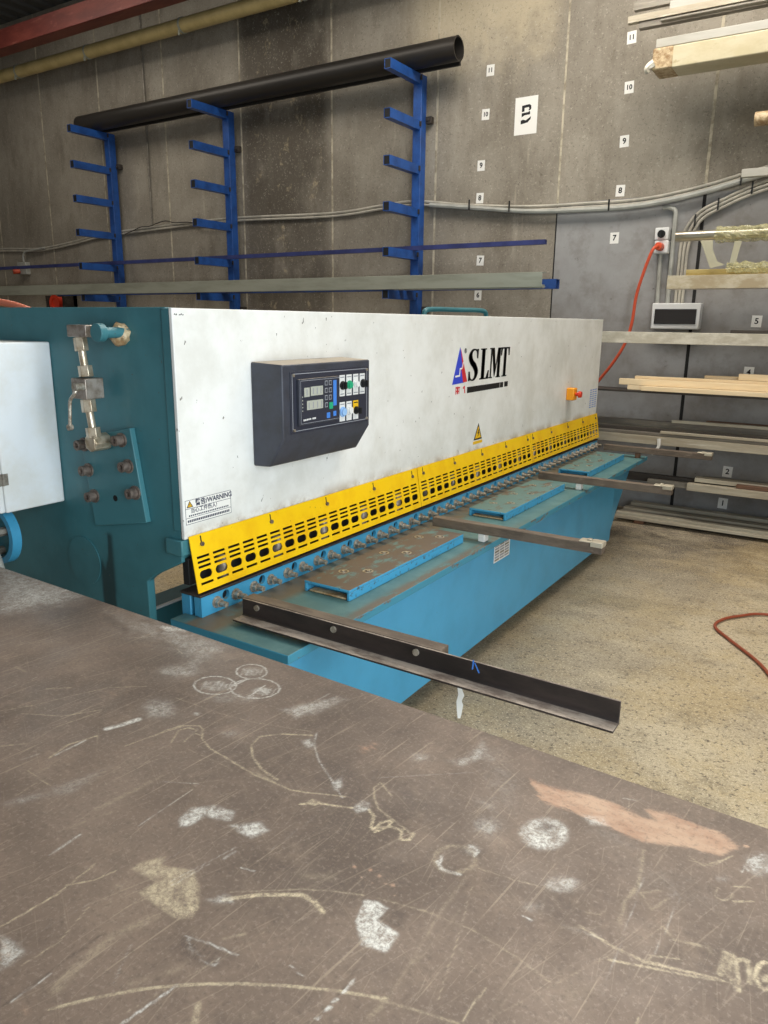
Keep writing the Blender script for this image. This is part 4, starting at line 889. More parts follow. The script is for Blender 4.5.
g = 'steel bars on the shelf under the timber'
sb = [(-2.0, 6.12, 6.24, .676, .742, 'barpale', 'wide pale bar along the front of the crowded steel shelf', .0),
      (-2.0, 6.25, 6.33, .676, .79, 'bargrey', 'grey bar standing behind the wide pale bar on the crowded steel shelf', 0),
      (-2.0, 6.13, 6.19, .744, .766, 'bargrey', 'thin grey strip lying on the wide pale bar of the crowded steel shelf', 0),
      (-1.34, 6.12, 6.15, .768, .787, 'barpale', 'bright thin strip starting midway on the crowded steel shelf', 0),
      (-2.0, 6.34, 6.42, .676, .835, 'bargrey', 'tallest grey bar standing behind the others on the crowded steel shelf', 0),
      (-2.0, 6.20, 6.245, .744, .79, 'bardark', 'dark bar in the middle of the crowded steel shelf', 0),
      (-1.30, 6.30, 6.335, .837, .86, 'barpale', 'pale strip lying topmost on the crowded steel shelf', 0),
      (-1.05, 6.345, 6.40, .837, .866, 'barbrown', 'rusty strip topmost at the back of the crowded steel shelf', 0),
      (-1.55, 6.43, 6.52, .676, .81, 'bardark', 'dark bar nearest the wall on the crowded steel shelf', 0)]
for x, y0, y1, z0, z1, mt, lb, _ in sb: stock('steel_bar', x, y0, y1, z0, z1, mt, lb, 'steel bar', g)
r = tag(build(MB().tube([(-1.34, 6.10, .73), (-1.335, 6.095, .675), (-1.35, 6.09, .64), (-1.38, 6.09, .60)], .016, 7, rf=lambda t: 1-.5*t), 'hanging_rag', 'clip'), 'small white rag hanging off the front of the crowded steel shelf', 'rag')
g = 'flat bars on the lowest shelf'
for x, y0, y1, z0, z1, mt, lb in [(-1.85, 6.30, 6.36, 0.339, 0.400, 'bardark', 'long dark bar reaching back behind the shear on the lowest shelf'),
      (-1.42, 6.20, 6.25, 0.339, 0.380, 'bargrey', 'thin grey bar second longest on the lowest shelf'),
      (-1.10, 6.13, 6.195, 0.339, 0.394, 'barpale', 'rough pale bar at the front of the lowest shelf'),
      (-1.06, 6.20, 6.29, 0.401, 0.433, 'barpale', 'rough pale flat lying on the thin grey bar of the lowest shelf'),
      (-1.02, 6.30, 6.40, 0.401, 0.420, 'bargrey', 'grey flat at the back of the lowest shelf'),
      (-.75, 6.15, 6.20, 0.396, 0.423, 'barbrown', 'short brown strip lying on the rough pale bar of the lowest shelf')]:
    stock('steel_bar', x, y0, y1, z0, z1, mt, lb, 'steel bar', g)
g = 'long profiles stacked on the floor by the wall'
for x in (-1.45, -.2, .9):
    tag(build(MB().box(x-.04, x+.04, 6.17, 6.62, 0.001, .03), 'wood_block', 'barbrown', smooth=False, bevel=.003), ['wood bearer under the floor profiles beside the shear', 'wood bearer under the floor profiles farther along', 'wood bearer under the far end of the floor profiles'][(-1.45, -.2, .9).index(x)], 'wood block')
for k, (y0, y1, z0, z1, mt) in enumerate([(6.16, 6.20, .031, .055, 'barpale'), (6.21, 6.27, .031, .075, 'barpale'), (6.28, 6.34, .031, .07, 'bargrey'), (6.35, 6.42, .031, .085, 'barpale'), (6.43, 6.50, .031, .075, 'bargrey'), (6.51, 6.59, .031, .10, 'barpale')]):
    stock('steel_profile', -1.66+.01*k, y0, y1, z0, z1, mt, ['foremost', 'second from the front', 'third from the front', 'fourth from the front', 'fifth from the front', 'rearmost'][k]+' of the long steel profiles on the floor against the wall', 'steel profile', g)

# ------------------------------------------------------------------ the guillotine shear
R = root('guillotine_shear', (-2.3, 3.8, 0), 'large teal and white guillotine shear with a yellow slotted guard along its front', 'shear')
XP = -1.80
Y0, Y1 = 1.614, 5.92
# side frames: C-shaped plates with a throat
prof = [(-1.838, 1.636), (-3.35, 1.636), (-3.35, 0.), (-2.005, 0.), (-2.005, .722), (-1.985, .738), (-1.955, .757), (-1.826, .822), (-1.826, .98)]
for ya in (1.62, 5.86):
    s = build(MB().prism(prof, 'XZ', ya, ya+.032), 'side_frame', 'frame', R, bevel=.003)
    if ya < 2: build(MB().cyl((-2.345, 1.6195, .735), (-2.345, 1.6165, .735), .092, n=40), 'cover_disc', 'frame', s)
# ram: white front sheet, teal end, beam behind
ram = build(MB().box(-1.815, XP, Y0, Y1, .905, 1.634), 'front_panel', 'white', R, bevel=.003)
build(MB().box(-1.852, -1.8155, Y0+.002, Y0+.014, .93, 1.632), 'end_plate', 'frame', R, bevel=.003)
build(MB().box(-1.868, -1.8155, Y1-.014, Y1-.002, .93, 1.632), 'end_plate', 'frame', R, bevel=.003)
build(MB().box(-1.95, -1.87, 1.66, 5.85, .97, 1.60), 'ram_beam', 'frame', R, bevel=.004)
build(MB().box(-2.75, -1.98, 1.66, 5.85, 1.2, 1.58), 'rear_housing', 'frame', R, bevel=.006)
rb_ = build(MB().box(-2.55, -2.40, 1.66, 5.85, .22, .412), 'rear_beam', 'frame', R, bevel=.003)
build(MB().box(-2.41, -2.398, 1.66, 5.85, .4125, .422), 'edge_strip', 'label', rb_, smooth=False)
build(MB().box(-1.880, -1.803, Y0-.012, Y0+.05, .850, .903), 'end_stop', 'frame', R, bevel=.004)
build(MB().box(-1.96, -1.83, 1.66, 5.86, .80, .90), 'hold_down_beam', 'frame', R, bevel=.004)
build(MB().box(-1.84, -1.812, Y0+.02, Y1-.02, .74, .835), 'upper_blade', 'black', R, bevel=.002)
for k in range(15):
    y = 1.78+k*.285
    build(MB().cyl((-1.80, y, .82), (-1.80, y, .735), .022, n=14), 'hold_down_foot', 'steel', R)
# yellow slotted guard, three sections
def guard(ya, yb, bolts):
    L = yb-ya; H = .192; holes = []; n = int(round((L-.02)/.0733)); pt = (L-.02)/n
    for k in range(n):
        cx = .010+(k+.5)*pt
        for fr, hh in ((.395, .0085), (.480, .0085), (.565, .0085), (.705, .028), (.86, .0085)):
            cy = -fr*H
            if hh > .02: holes.append(oval(cx, cy, .056, hh, 5))
            else: holes.append([(cx-.028, cy-hh/2), (cx+.028, cy-hh/2), (cx+.028, cy+hh/2), (cx-.028, cy+hh/2)])
    me = curve_mesh([(0, 0), (0, -H), (L, -H), (L, 0)], holes, .003)
    tilt = math.radians(-9.5)
    F = F_X(-1.7945, ya, .914) @ Matrix.Rotation(tilt, 4, 'X')
    o = build(MB().mesh(me, F), 'guard_panel', 'yellow', R, smooth=False)
    for y in bolts:
        c = F @ Vector((y-ya, -.034, .0015)); n3 = (F.to_3x3() @ Vector((0, 0, 1)))
        build(MB().cyl(c, c+n3*.007, .008, n=6), 'guard_bolt', 'blackbolt', o, smooth=False)
        e = MB(); quad(e, F, y-ya-.0025, y-ya+.0025, -.034, -.006, .0006, .0015); build(e, 'slot', 'dark', o, smooth=False)
    return o
guard(1.626, 3.090, (1.674, 2.02, 2.36, 2.705, 3.04))
guard(3.096, 4.528, (3.144, 3.476, 3.81, 4.14, 4.478))
guard(4.534, 5.924, (4.57, 4.90, 5.231, 5.562, 5.87))
# lower bed: blade seat, bolts, plates, apron
BE = 5.80; XF = -1.77; ZB = .632
build(MB().box(-1.865, XF+.003, 1.638, BE+.12, .703, .712), 'lower_blade', 'blade', R, bevel=.002)
build(MB().box(-1.865, -1.822, 1.643, BE, .55, .7025), 'blade_seat', 'teal', R, bevel=.003)
hp = .0925
ys = [1.712+hp*k for k in range(int((BE+.1-1.712)/hp)+1)]
holes = [oval(y+.046-1.643, -.022, .034, .034, 6) for y in ys[0::2] if y+.07 < BE]
LB = BE+.11-1.643
me = curve_mesh([(0, 0), (0, -.0705), (LB, -.0705), (LB, 0)], holes, .014)
build(MB().mesh(me, F_X(XF-.007, 1.643, .7028)), 'blade_seat_face', 'teal', R, smooth=False)
build(MB().box(XF-.035, XF-.0145, 1.67, BE+.1, .60, .70), 'recess_core', 'black', R)
build(MB().box(XF-.035, XF-.0145, 1.643, 1.666, .6325, .7025), 'blade_seat_end', 'teal', R, bevel=.002)
for y in ys:
    b = MB(); z = .668
    b.cyl((XF, y, z), (XF+.003, y, z), .021, n=16); b.cyl((XF+.003, y, z), (XF+.02, y, z), .0165, n=6); b.cyl((XF+.02, y, z), (XF+.048, y, z), .010, n=12)
    build(b, 'adjusting_bolt', 'zinc', R)
build(MB().box(-1.852, -1.343, 1.578, BE, .602, ZB), 'bed_plate', 'bedplate', R, bevel=.003)
XA = -1.405; za = .112; zt = .6015
ap = MB()
ap.prism([(1.62, zt), (5.20, zt), (5.17, za), (1.85, za)], 'YZ', XA-.012, XA)
ap.add([(XA, 5.20, zt), (XA, 5.17, za), (XA-.05, 5.31, za), (XA-.05, 5.83, zt), (XA-.012, 5.20, zt), (XA-.012, 5.17, za), (XA-.062, 5.31, za), (XA-.062, 5.83, zt)],
       [(0, 1, 2, 3), (7, 6, 5, 4), (0, 3, 7, 4), (1, 5, 6, 2), (2, 6, 7, 3), (0, 4, 5, 1)])
build(ap, 'apron', 'teal', R, smooth=False, bevel=.002)
build(MB().prism([(1.66, zt), (5.7, zt), (5.2, .15), (1.95, .15)], 'YZ', -1.76, XA-.07), 'bed_body', 'frame', R)
for ya in (2.3, 4.7): build(MB().box(-1.72, -1.52, ya, ya+.3, 0, .15), 'bed_foot', 'frame', R)
lb = MB(); lm = ['label', 'lineg', 'bargrey']
F = F_X(XA, 3.18, .475)
quad(lb, F, 0, .185, 0, .090, .001)
for k in range(6):
    for j in range(3): quad(lb, F, .008+j*.058, .059+j*.058, .006+k*.0140, .0155+k*.0140, .0012, mi=1 if (k+j) % 3 else 2)
build(lb, 'rating_label', lm, R, smooth=False)
# raised filler plates on the bed
for (ya, yb) in ((2.043, 2.935), (3.40, 4.267), (4.715, 5.54)):
    o = build(MB().box(-1.653, -1.450, ya, yb, .663, .674).box(-1.461, -1.450, ya, yb, ZB+.0005, .663).box(-1.653, -1.642, ya, yb, ZB+.0005, .663).box(-1.642, -1.461, ya+.05, ya+.056, ZB+.0005, .663), 'filler_plate', 'worn', R, bevel=.002)
    for fx, n in ((-1.59, 3), (-1.515, 3)):
        for k in range(n):
            y = ya+.16+k*(yb-ya-.32)/2+(.055 if fx > -1.55 else 0)
            build(MB().ring((fx, y, .6735), (fx, y, .6752), .021, .015, n=20).cyl((fx, y, .673), (fx, y, .6785), .008, n=6), 'plate_bolt', 'zinc', o)
    build(MB().box(-1.635, -1.468, ya+.004, ya+.045, ZB+.0005, .640), 'swarf', 'brownwrap', o, bevel=.004)
# squaring and support arms
for k, (yc, x1) in enumerate(((1.732, -.90), (3.008, -.837), (4.346, -.853), (5.68, -.872))):
    o = build(MB().box(-1.64, x1, yc-.024, yc+.024, .671, .714), 'support_arm', 'arm', R, bevel=.003)
    if k:
        build(MB().box(x1-.10, x1-.03, yc-.026, yc+.026, .7145, .720).box(x1-.05, x1+.002, yc-.030, yc+.028, .700, .722).box(x1-.07, x1-.05, yc-.01, yc+.012, .7150, .727), 'stop_tab', 'barpale', o, bevel=.003)
    build(MB().box(-1.405, -1.372, yc-.018, yc+.028, ZB+.0005, .6705), 'packer', 'clip' if k in (1, 2) else 'barbrown', o, bevel=.004)
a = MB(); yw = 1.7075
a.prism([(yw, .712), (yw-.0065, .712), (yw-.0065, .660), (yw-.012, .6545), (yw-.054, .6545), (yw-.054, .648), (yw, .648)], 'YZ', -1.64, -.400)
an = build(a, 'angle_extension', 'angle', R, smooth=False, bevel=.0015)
for x in (-1.575, -1.265, -.975):
    build(MB().cyl((x, yw-.0065, .693), (x, yw-.012, .693), .010, n=16), 'bolt', 'zinc', an)
ct = MB(); FC = F_W(-.80, yw-.0066, .688)
for q in ([(0, 0), (.004, 0), (.006, .028), (.002, .028)], [(.006, .022), (.010, .020), (.024, -.004), (.020, -.006)]): poly(ct, FC, q, 0, .0005)
build(ct, 'chalk_tick', 'keyblue', an, smooth=False)
# control box
o = build(MB().prism([(XP+.0005, 1.462), (-1.66, 1.456), (-1.66, 1.20), (-1.722, 1.103), (XP+.0005, 1.099)], 'XZ', 1.95, 2.478), 'control_box', 'ctrl', R, bevel=.006)
F = F_X(-1.66, 1.95, 1.20)
m = MB(); quad(m, F, .040, .512, .018, .232, .003); build(m, 'instrument_plate', 'ctrl_panel', o, bevel=.001)
m = MB()
for (x0, x1, y0, y1) in ((.048, .504, .222, .2245), (.048, .504, .026, .0285), (.048, .0505, .026, .2245), (.5015, .504, .026, .2245)): quad(m, F, x0, x1, y0, y1, .0006, .003)
build(m, 'panel_outline', 'lineg', o, smooth=False)
m = MB(); quad(m, F, .072, .308, .045, .205, .012, .003); sc = build(m, 'controller_unit', 'ctrl', o, bevel=.002)
m = MB(); quad(m, F, .078, .302, .051, .199, .001, .015); build(m, 'controller_face', 'ctrl_panel', o, smooth=False)
def deco(name, mat, rects, z=.016, t=.0006):
    m = MB()
    for q in rects: quad(m, F, *q, t, z)
    return build(m, name, mat, o, smooth=False)
def plate2(name, mats, base, marks, z, t):
    m = MB(); quad(m, F, *base, t, z)
    for q in marks: quad(m, F, *q, .0005, z+t, mi=1)
    return build(m, name, mats, o, smooth=False)
RD = ['disp', 'lineg']
plate2('readout', RD, (.098, .128, .143, .175), [(.110, .115, .148, .17)], .016, .0006)
plate2('readout', RD, (.134, .204, .145, .177), [(.146+.022*k, .151+.022*k, .150, .172) for k in range(3)], .016, .0006)
plate2('readout', RD, (.112, .204, .097, .129), [(.121+.024*k, .126+.024*k, .101, .124) for k in range(4)], .016, .0006)
for i in range(2):
    for j in range(4):
        m = MB(); q = (.216+.024*i, .232+.024*i, .098+.026*j, .115+.026*j)
        if (i, j) == (1, 0): continue
        quad(m, F, *q, .0006, .016); quad(m, F, q[0]+.0025, q[1]-.0025, q[2]+.0025, q[3]-.0025, .0006, .0167, mi=1)
        build(m, 'function_key', ['lineg', 'ctrl'], o, smooth=False)
deco('side_key', 'keyblue', [(.266, .286, .100, .192)])
deco('start_key', 'keygreen', [(.240, .262, .090, .114)], .0172)
for q in ((.226, .246, .058, .078), (.266, .284, .062, .080)): deco('edit_key', 'keyblue', [q])
deco('unit_outline', 'lineg', [(.078, .302, .1985, .2), (.078, .302, .051, .0522), (.078, .0792, .051, .2)] , .016)
deco('indicator_lamp', 'disp', [(.086, .090, .094+.012*k, .098+.012*k) for k in range(5)])
deco('maker_lettering', 'label', [(.092+.009*k, .098+.009*k, .060+.0004*k, .066+.0004*k) for k in range(5)] + [(.142+.007*k, .147+.007*k, .062, .068) for k in range(3)])
LP = ['label', 'lineg']
for k in range(4): plate2('label_plate', LP, (.322+.044*k, .356+.044*k, .128, .206), [(.326+.044*k, .352+.044*k, .196, .200), (.326+.044*k, .352+.044*k, .134, .138)], .003, .001)
for k in range(2): plate2('label_plate', LP, (.322+.044*k, .356+.044*k, .034, .106), [(.326+.044*k, .352+.044*k, .096, .100)], .003, .001)
plate2('label_plate', ['signyellow', 'ink'], (.410, .444, .062, .106), [(.414, .440, .096, .100)], .003, .001)
deco('label_plate', 'label', [(.410, .444, .034, .0615)], .003, .001)
def knob(x, y, mat, r=.013, h=.012, bar=False, name='push_button'):
    c = F @ Vector((x, y, .004)); n3 = Vector((1, 0, 0))
    b = MB().ring(c, c+n3*.005, r*1.25, r*.9, n=20).cyl(c, c+n3*h, r, r*.92, n=20)
    if bar: b.box(c.x+h, c.x+h+.008, c.y-.005, c.y+.005, c.z-r, c.z+r)
    build(b, name, mat, o)
knob(.339, .168, 'black', bar=True, name='selector_knob'); knob(.383, .168, 'keygreen'); knob(.427, .168, 'label', .012); knob(.473, .168, 'black', .013, .018, True, 'selector_knob')
knob(.339, .070, 'palebtn', .015, .012); knob(.383, .072, 'label', .014); knob(.427, .068, 'black', .012, .018, True, 'selector_knob')
for x, y in ((.053, .219), (.499, .219), (.053, .031), (.499, .031)): knob(x, y, 'zinc', .004, .002, name='screw')
# makers mark and lettering on the white front
F = F_X(XP, 0, 0)
lg = MB()
def P(mb, pts, mi=0, z=.0002): poly(mb, F, pts, z, .0006, mi)
P(lg, [(3.522, 1.478), (3.445, 1.290), (3.578, 1.294), (3.574, 1.36), (3.545, 1.43)], 0)
P(lg, [(3.530, 1.470), (3.538, 1.43), (3.552, 1.385), (3.541, 1.372), (3.566, 1.296), (3.614, 1.297)], 1, .0009)
for q in ([(3.474, 1.326), (3.528, 1.328), (3.528, 1.337), (3.476, 1.335)], [(3.519, 1.337), (3.528, 1.337), (3.530, 1.362), (3.521, 1.362)], [(3.521, 1.362), (3.552, 1.366), (3.552, 1.374), (3.521, 1.370)], [(3.548, 1.372), (3.556, 1.372), (3.564, 1.398), (3.557, 1.402)]): P(lg, q, 2, .0016)
rg = MB().ring((0, 0, 0), (0, 0, .0006), .013, .0095, n=20); rg.xform(F @ Matrix.Translation((3.585, 1.458, .0002))); lg.add(rg.v, rg.f, 3)
lg.mesh(text_mesh('R', .018, .0003, .001), F @ Matrix.Translation((3.585, 1.458, .0006)), 3)
# the two small red characters under the mark
for dx in (0, .07):
    for q in ((3.485, 3.492, 1.238, 1.278), (3.492, 3.512, 1.268, 1.275), (3.500, 3.506, 1.240, 1.268), (3.492, 3.50, 1.25, 1.256)):
        if dx and q[0] == 3.485: P(lg, [(3.57, 1.272), (3.592, 1.278), (3.59, 1.262), (3.598, 1.24), (3.588, 1.237), (3.582, 1.262), (3.568, 1.262)], 1); continue
        if not dx: P(lg, [(q[0], q[2]), (q[1], q[2]), (q[1], q[3]), (q[0], q[3])], 1)
        if not dx: P(lg, [(q[0]+.022, q[2]), (q[1]+.022, q[2]), (q[1]+.022, q[3]), (q[0]+.022, q[3])], 1)
build(lg, 'maker_emblem', ['logoblue', 'logored', 'paper', 'ink'], R, smooth=False)
wd = MB()
def glyph(x, pts_list, wdt, z0=1.298, h=.166, sl=.16):
    for dx in (-.004, .004):
        for pts in pts_list: P(wd, [(x+dx+px*wdt+sl*(py-.5)*h*.35, z0+py*h+.004*(x-3.6)) for px, py in pts])
# S as a thick-thin ribbon
def sstroke():
    c = [(.86, .74), (.80, .92), (.55, .985), (.28, .93), (.16, .76), (.30, .60), (.60, .46), (.80, .28), (.70, .09), (.45, .015), (.20, .08), (.10, .27)]
    wv = [.05, .06, .07, .12, .22, .26, .28, .22, .13, .07, .06, .05]
    Q = []
    n = len(c)
    for i in range(n-1):
        p0 = Vector(c[max(i-1, 0)]); p1 = Vector(c[i]); p2 = Vector(c[i+1]); p3 = Vector(c[min(i+2, n-1)])
        for k in range(5):
            t = k/5; Q.append((.5*((2*p1)+(p2-p0)*t+(2*p0-5*p1+4*p2-p3)*t*t+(3*p1-p0-3*p2+p3)*t**3), wv[i]*(1-t)+wv[i+1]*t))
    Q.append((Vector(c[-1]), wv[-1]))
    L, Rr = [], []
    for i, (p, ww) in enumerate(Q):
        d = (Q[min(i+1, len(Q)-1)][0]-Q[max(i-1, 0)][0]).normalized(); nn = Vector((-d.y, d.x))
        L.append(p+Vector((nn.x*ww*.75, nn.y*ww*.32))); Rr.append(p-Vector((nn.x*ww*.75, nn.y*ww*.32)))
    return [[L[i], L[i+1], Rr[i+1], Rr[i]] for i in range(len(L)-1)] + [[(.80, .99), (.92, 1.0), (.90, .70), (.84, .70)], [(.06, .0), (.16, .0), (.14, .30), (.06, .30)]]
glyph(3.625, sstroke(), .12)
glyph(3.765, [[(.18, 0), (.48, 0), (.48, 1), (.18, 1)], [(.04, .96), (.62, .96), (.62, 1), (.04, 1)], [(.04, 0), (.95, 0), (.95, .045), (.04, .045)], [(.70, .0), (.95, .0), (.99, .28), (.92, .28)]], .115)
glyph(3.885, [[(.10, 0), (.17, 0), (.17, 1), (.10, 1)], [(.17, 1), (.36, 1), (.56, .25), (.47, .02)], [(.47, .02), (.56, .25), (.80, 1), (.72, 1)], [(.72, 0), (.92, 0), (.92, 1), (.72, 1)], [(0, .96), (.36, .96), (.36, 1), (0, 1)], [(.72, .96), (1.0, .96), (1.0, 1), (.72, 1)], [(0, 0), (.27, 0), (.27, .04), (0, .04)], [(.64, 0), (1.0, 0), (1.0, .04), (.64, .04)]], .150)
glyph(4.035, [[(.38, 0), (.64, 0), (.64, 1), (.38, 1)], [(.0, .95), (1.0, .95), (1.0, 1), (.0, 1)], [(.0, .72), (.06, .72), (.16, 1), (.0, 1)], [(.94, .72), (1.0, .72), (1.0, 1), (.84, 1)], [(.24, 0), (.78, 0), (.78, .04), (.24, .04)]], .115)
P(wd, [(3.618, 1.236), (4.035, 1.238), (4.035, 1.268), (3.618, 1.268)]); P(wd, [(4.04, 1.238), (4.085, 1.238), (4.085, 1.268), (4.04, 1.268)]); P(wd, [(4.10, 1.239), (4.15, 1.239), (4.15, 1.269), (4.10, 1.269)])
build(wd, 'maker_lettering', 'ink', R, smooth=False)
# warning plate near the open end
wn = MB(); sx0, sy0 = 1.623, .953; FW = F_X(XP, sx0, sy0)
quad(wn, FW, 0, .207, 0, .081, .0006)
for q in ((0, .207, .0795, .081), (0, .207, 0, .0015), (0, .0015, 0, .081), (.2055, .207, 0, .081), (0, .207, .0515, .0528), (0, .207, .0205, .0218)): quad(wn, FW, *q, .0004, .0006, 1)
poly(wn, FW, [(.006, .056), (.034, .056), (.020, .078)], .0006, .0003, 2); poly(wn, FW, [(.011, .0585), (.029, .0585), (.020, .0735)], .0008, .0003, 3)
poly(wn, FW, [(.0185, .061), (.0215, .061), (.0215, .069), (.0185, .069)], .001, .0003, 1)
wn.mesh(text_mesh('警告/WARNING', .0235, .0002, .0006, 0, 'LEFT'), FW @ Matrix.Translation((.044, .066, .0009)), 1)
wn.mesh(text_mesh('当心工件伤人!', .019, .0002, .0002, 0, 'LEFT'), FW @ Matrix.Translation((.022, .043, .0009)), 1)
for k in range(22): quad(wn, FW, .014+.0083*k, .0195+.0083*k, .0255, .0305, .0003, .0006, 1)
for k in range(24): quad(wn, FW, .008+.0080*k, .0138+.0080*k, .0065, .0145, .0003, .0006, 1)
build(wn, 'warning_plate', ['paper', 'navyink', 'ink', 'signyellow'], R, smooth=False)
tr = MB()
P(tr, [(3.722, .968), (3.826, .968), (3.776, 1.060)], 0); P(tr, [(3.737, .977), (3.811, .977), (3.776, 1.044)], 1, .0009)
P(tr, [(3.781, 1.028), (3.765, 1.003), (3.776, 1.003), (3.768, .984), (3.79, 1.008), (3.779, 1.008), (3.788, 1.026)], 0, .0016)
P(tr, [(3.716, .946), (3.832, .946), (3.832, .962), (3.716, .962)], 1)
build(tr, 'hazard_sticker', ['ink', 'signyellow'], R, smooth=False)
st = MB(); FS = F_X(XP, 5.715, .957); quad(st, FS, 0, .19, 0, .168, .0006)
for k in range(9):
    for j in range(3): quad(st, FS, .012+.06*j, .058+.06*j, .014+.0165*k, .021+.0165*k, .0003, .0006, 1)
build(st, 'instruction_sticker', ['paper', 'keyblue'], R, smooth=False)
es = build(MB().box(XP, -1.745, 5.185, 5.262, 1.075, 1.16), 'stop_box', 'orange', R, bevel=.006)
build(MB().cyl((-1.745, 5.222, 1.117), (-1.722, 5.222, 1.117), .012, n=16).cyl((-1.722, 5.222, 1.117), (-1.70, 5.222, 1.117), .024, .021, n=22), 'mushroom_button', 'red', es, bevel=.003)
# grab handle above the panel
build(MB().tube([(-2.1, 3.66, 1.58), (-2.1, 3.665, 1.64), (-2.1, 3.72, 1.668), (-2.1, 4.05, 1.672), (-2.1, 4.38, 1.673), (-2.1, 4.45, 1.648), (-2.1, 4.455, 1.58)], .014, 10), 'grab_handle', 'frame', R)
# small scribble at the panel corner
sb_ = MB()
for k, (y, z) in enumerate(((1.622, 1.614), (1.628, 1.612), (1.642, 1.612), (1.648, 1.613), (1.655, 1.612))): P(sb_, [(y, z), (y+.005, z+.001), (y+.004, z+.004+.002*(k % 2)), (y+.001, z+.003)])
build(sb_, 'pen_marks', 'ink', R, smooth=False)
# electrical cabinet on the side frame
cb = build(MB().box(-2.95, -2.43, 1.395, 1.6195, .948, 1.520), 'electrical_cabinet', 'cabinet', R, bevel=.005)
dr = build(MB().box(-2.945, -2.432, 1.372, 1.393, .95, 1.518), 'cabinet_door', 'cabinet', R, bevel=.004)
build(MB().box(-2.4315, -2.427, 1.380, 1.412, 1.045, 1.085).cyl((-2.427, 1.394, 1.045), (-2.427, 1.394, 1.085), .005, n=10), 'hinge', 'bargrey', cb)
# bolted plate, valve line and pin on the side frame
tp = MB()
tp.prism([(-2.275, 1.20), (-2.012, 1.255), (-1.962, .942), (-2.235, .888)], 'XZ', 1.598, 1.6195)
pl = build(tp, 'bolted_plate', 'frame', R, bevel=.003)
for x, z in ((-2.255, 1.178), (-2.054, 1.212), (-2.242, 1.09), (-2.03, 1.127), (-2.222, 1.0), (-2.004, 1.04)):
    b = MB().cyl((x, 1.598, z), (x, 1.592, z), .024, n=18).ring((x, 1.592, z), (x, 1.565, z), .0175, .009, n=20).cyl((x, 1.592, z), (x, 1.575, z), .010, n=6)
    build(b, 'cap_screw', 'blackbolt', pl)
build(MB().cyl((-2.112, 1.5985, 1.006), (-2.112, 1.597, 1.006), .011, n=14), 'plug_hole', 'dark', pl)
build(MB().box(-2.20, -2.105, 1.53, 1.59, 1.542, 1.580), 'manifold_block', 'steel', R, bevel=.003)
def vcyl(p0, p1, r, n, name, mat, par=R): return build(MB().cyl(p0, p1, r, n=n), name, mat, par, bevel=.0015 if n == 6 else 0)
yv = 1.55
vcyl((-2.163, yv, 1.541), (-2.158, yv, 1.498), .022, 6, 'pipe_nut', 'brass'); vcyl((-2.158, yv, 1.498), (-2.150, yv, 1.44), .0125, 14, 'valve_pipe', 'brass')
vcyl((-2.150, yv, 1.452), (-2.146, yv, 1.416), .023, 6, 'pipe_nut', 'brass')
vb = build(MB().box(-2.180, -2.108, 1.515, 1.585, 1.347, 1.413), 'ball_valve', 'steel', R, bevel=.003)
lv = MB().tube([(-2.120, 1.49, 1.388), (-2.122, 1.484, 1.368), (-2.142, 1.48, 1.345), (-2.150, 1.48, 1.30), (-2.156, 1.48, 1.262)], .0055, 8).cyl((-2.120, 1.515, 1.388), (-2.120, 1.482, 1.388), .013, n=14).cyl((-2.156, 1.473, 1.258), (-2.156, 1.487, 1.258), .010, n=12)
build(lv, 'valve_lever', 'zinc', vb)
vcyl((-2.150, yv, 1.344), (-2.146, yv, 1.302), .024, 6, 'pipe_nut', 'brass'); vcyl((-2.146, yv, 1.302), (-2.136, yv, 1.24), .0125, 14, 'valve_pipe', 'brass')
vcyl((-2.137, yv, 1.252), (-2.133, yv, 1.218), .024, 6, 'pipe_nut', 'brass')
build(MB().cyl((-2.132, 1.597, 1.202), (-2.132, 1.532, 1.202), .030, n=8).box(-2.156, -2.108, 1.53, 1.585, 1.182, 1.220), 'elbow_block', 'brass', R, bevel=.003)
build(MB().cyl((-2.02, 1.62, 1.558), (-2.02, 1.515, 1.558), .017, n=20).cyl((-2.02, 1.53, 1.558), (-2.02, 1.505, 1.558), .028, n=26), 'lift_pin', 'frame', R, bevel=.002)
bm = bmesh.new(); bmesh.ops.create_icosphere(bm, subdivisions=3, radius=1.)
wb = MB(); vs = []
for v in bm.verts:
    k = 1+.25*mnoise.noise(v.co*2.3); vs.append((-2.035+v.co.x*.036*k, 1.606+v.co.y*.03*k, 1.551+v.co.z*.036*k))
wb.add(vs, [tuple(q.index for q in p.verts) for p in bm.faces]); bm.free()
build(wb, 'weld_bead', 'brownwrap', R)
# flange, hose under the cabinet
fx = MB().ring((-2.592, 1.47, .835), (-2.592, 1.435, .835), .108, .086, n=36)
fo = build(fx, 'drive_flange', 'teal', R)
build(MB().box(-2.64, -2.56, 1.445, 1.468, .925, .9475).cyl((-2.592, 1.472, .835), (-2.592, 1.466, .835), .087, n=36), 'hub', 'frame', fo)
for a in (20, 140, 260): build(MB().cyl((-2.592+.060*math.cos(math.radians(a)), 1.472, .835+.066*math.sin(math.radians(a))), (-2.592+.060*math.cos(math.radians(a)), 1.41, .835+.066*math.sin(math.radians(a))), .016, n=6), 'stud', 'bargrey', fo)
build(MB().tube([(-2.75, 1.42, .80), (-2.64, 1.40, .83), (-2.56, 1.40, .80), (-2.52, 1.40, .72), (-2.50, 1.41, .6), (-2.50, 1.45, .4), (-2.5, 1.5, .1)], .016, 10), 'drive_hose', 'conduit', R)
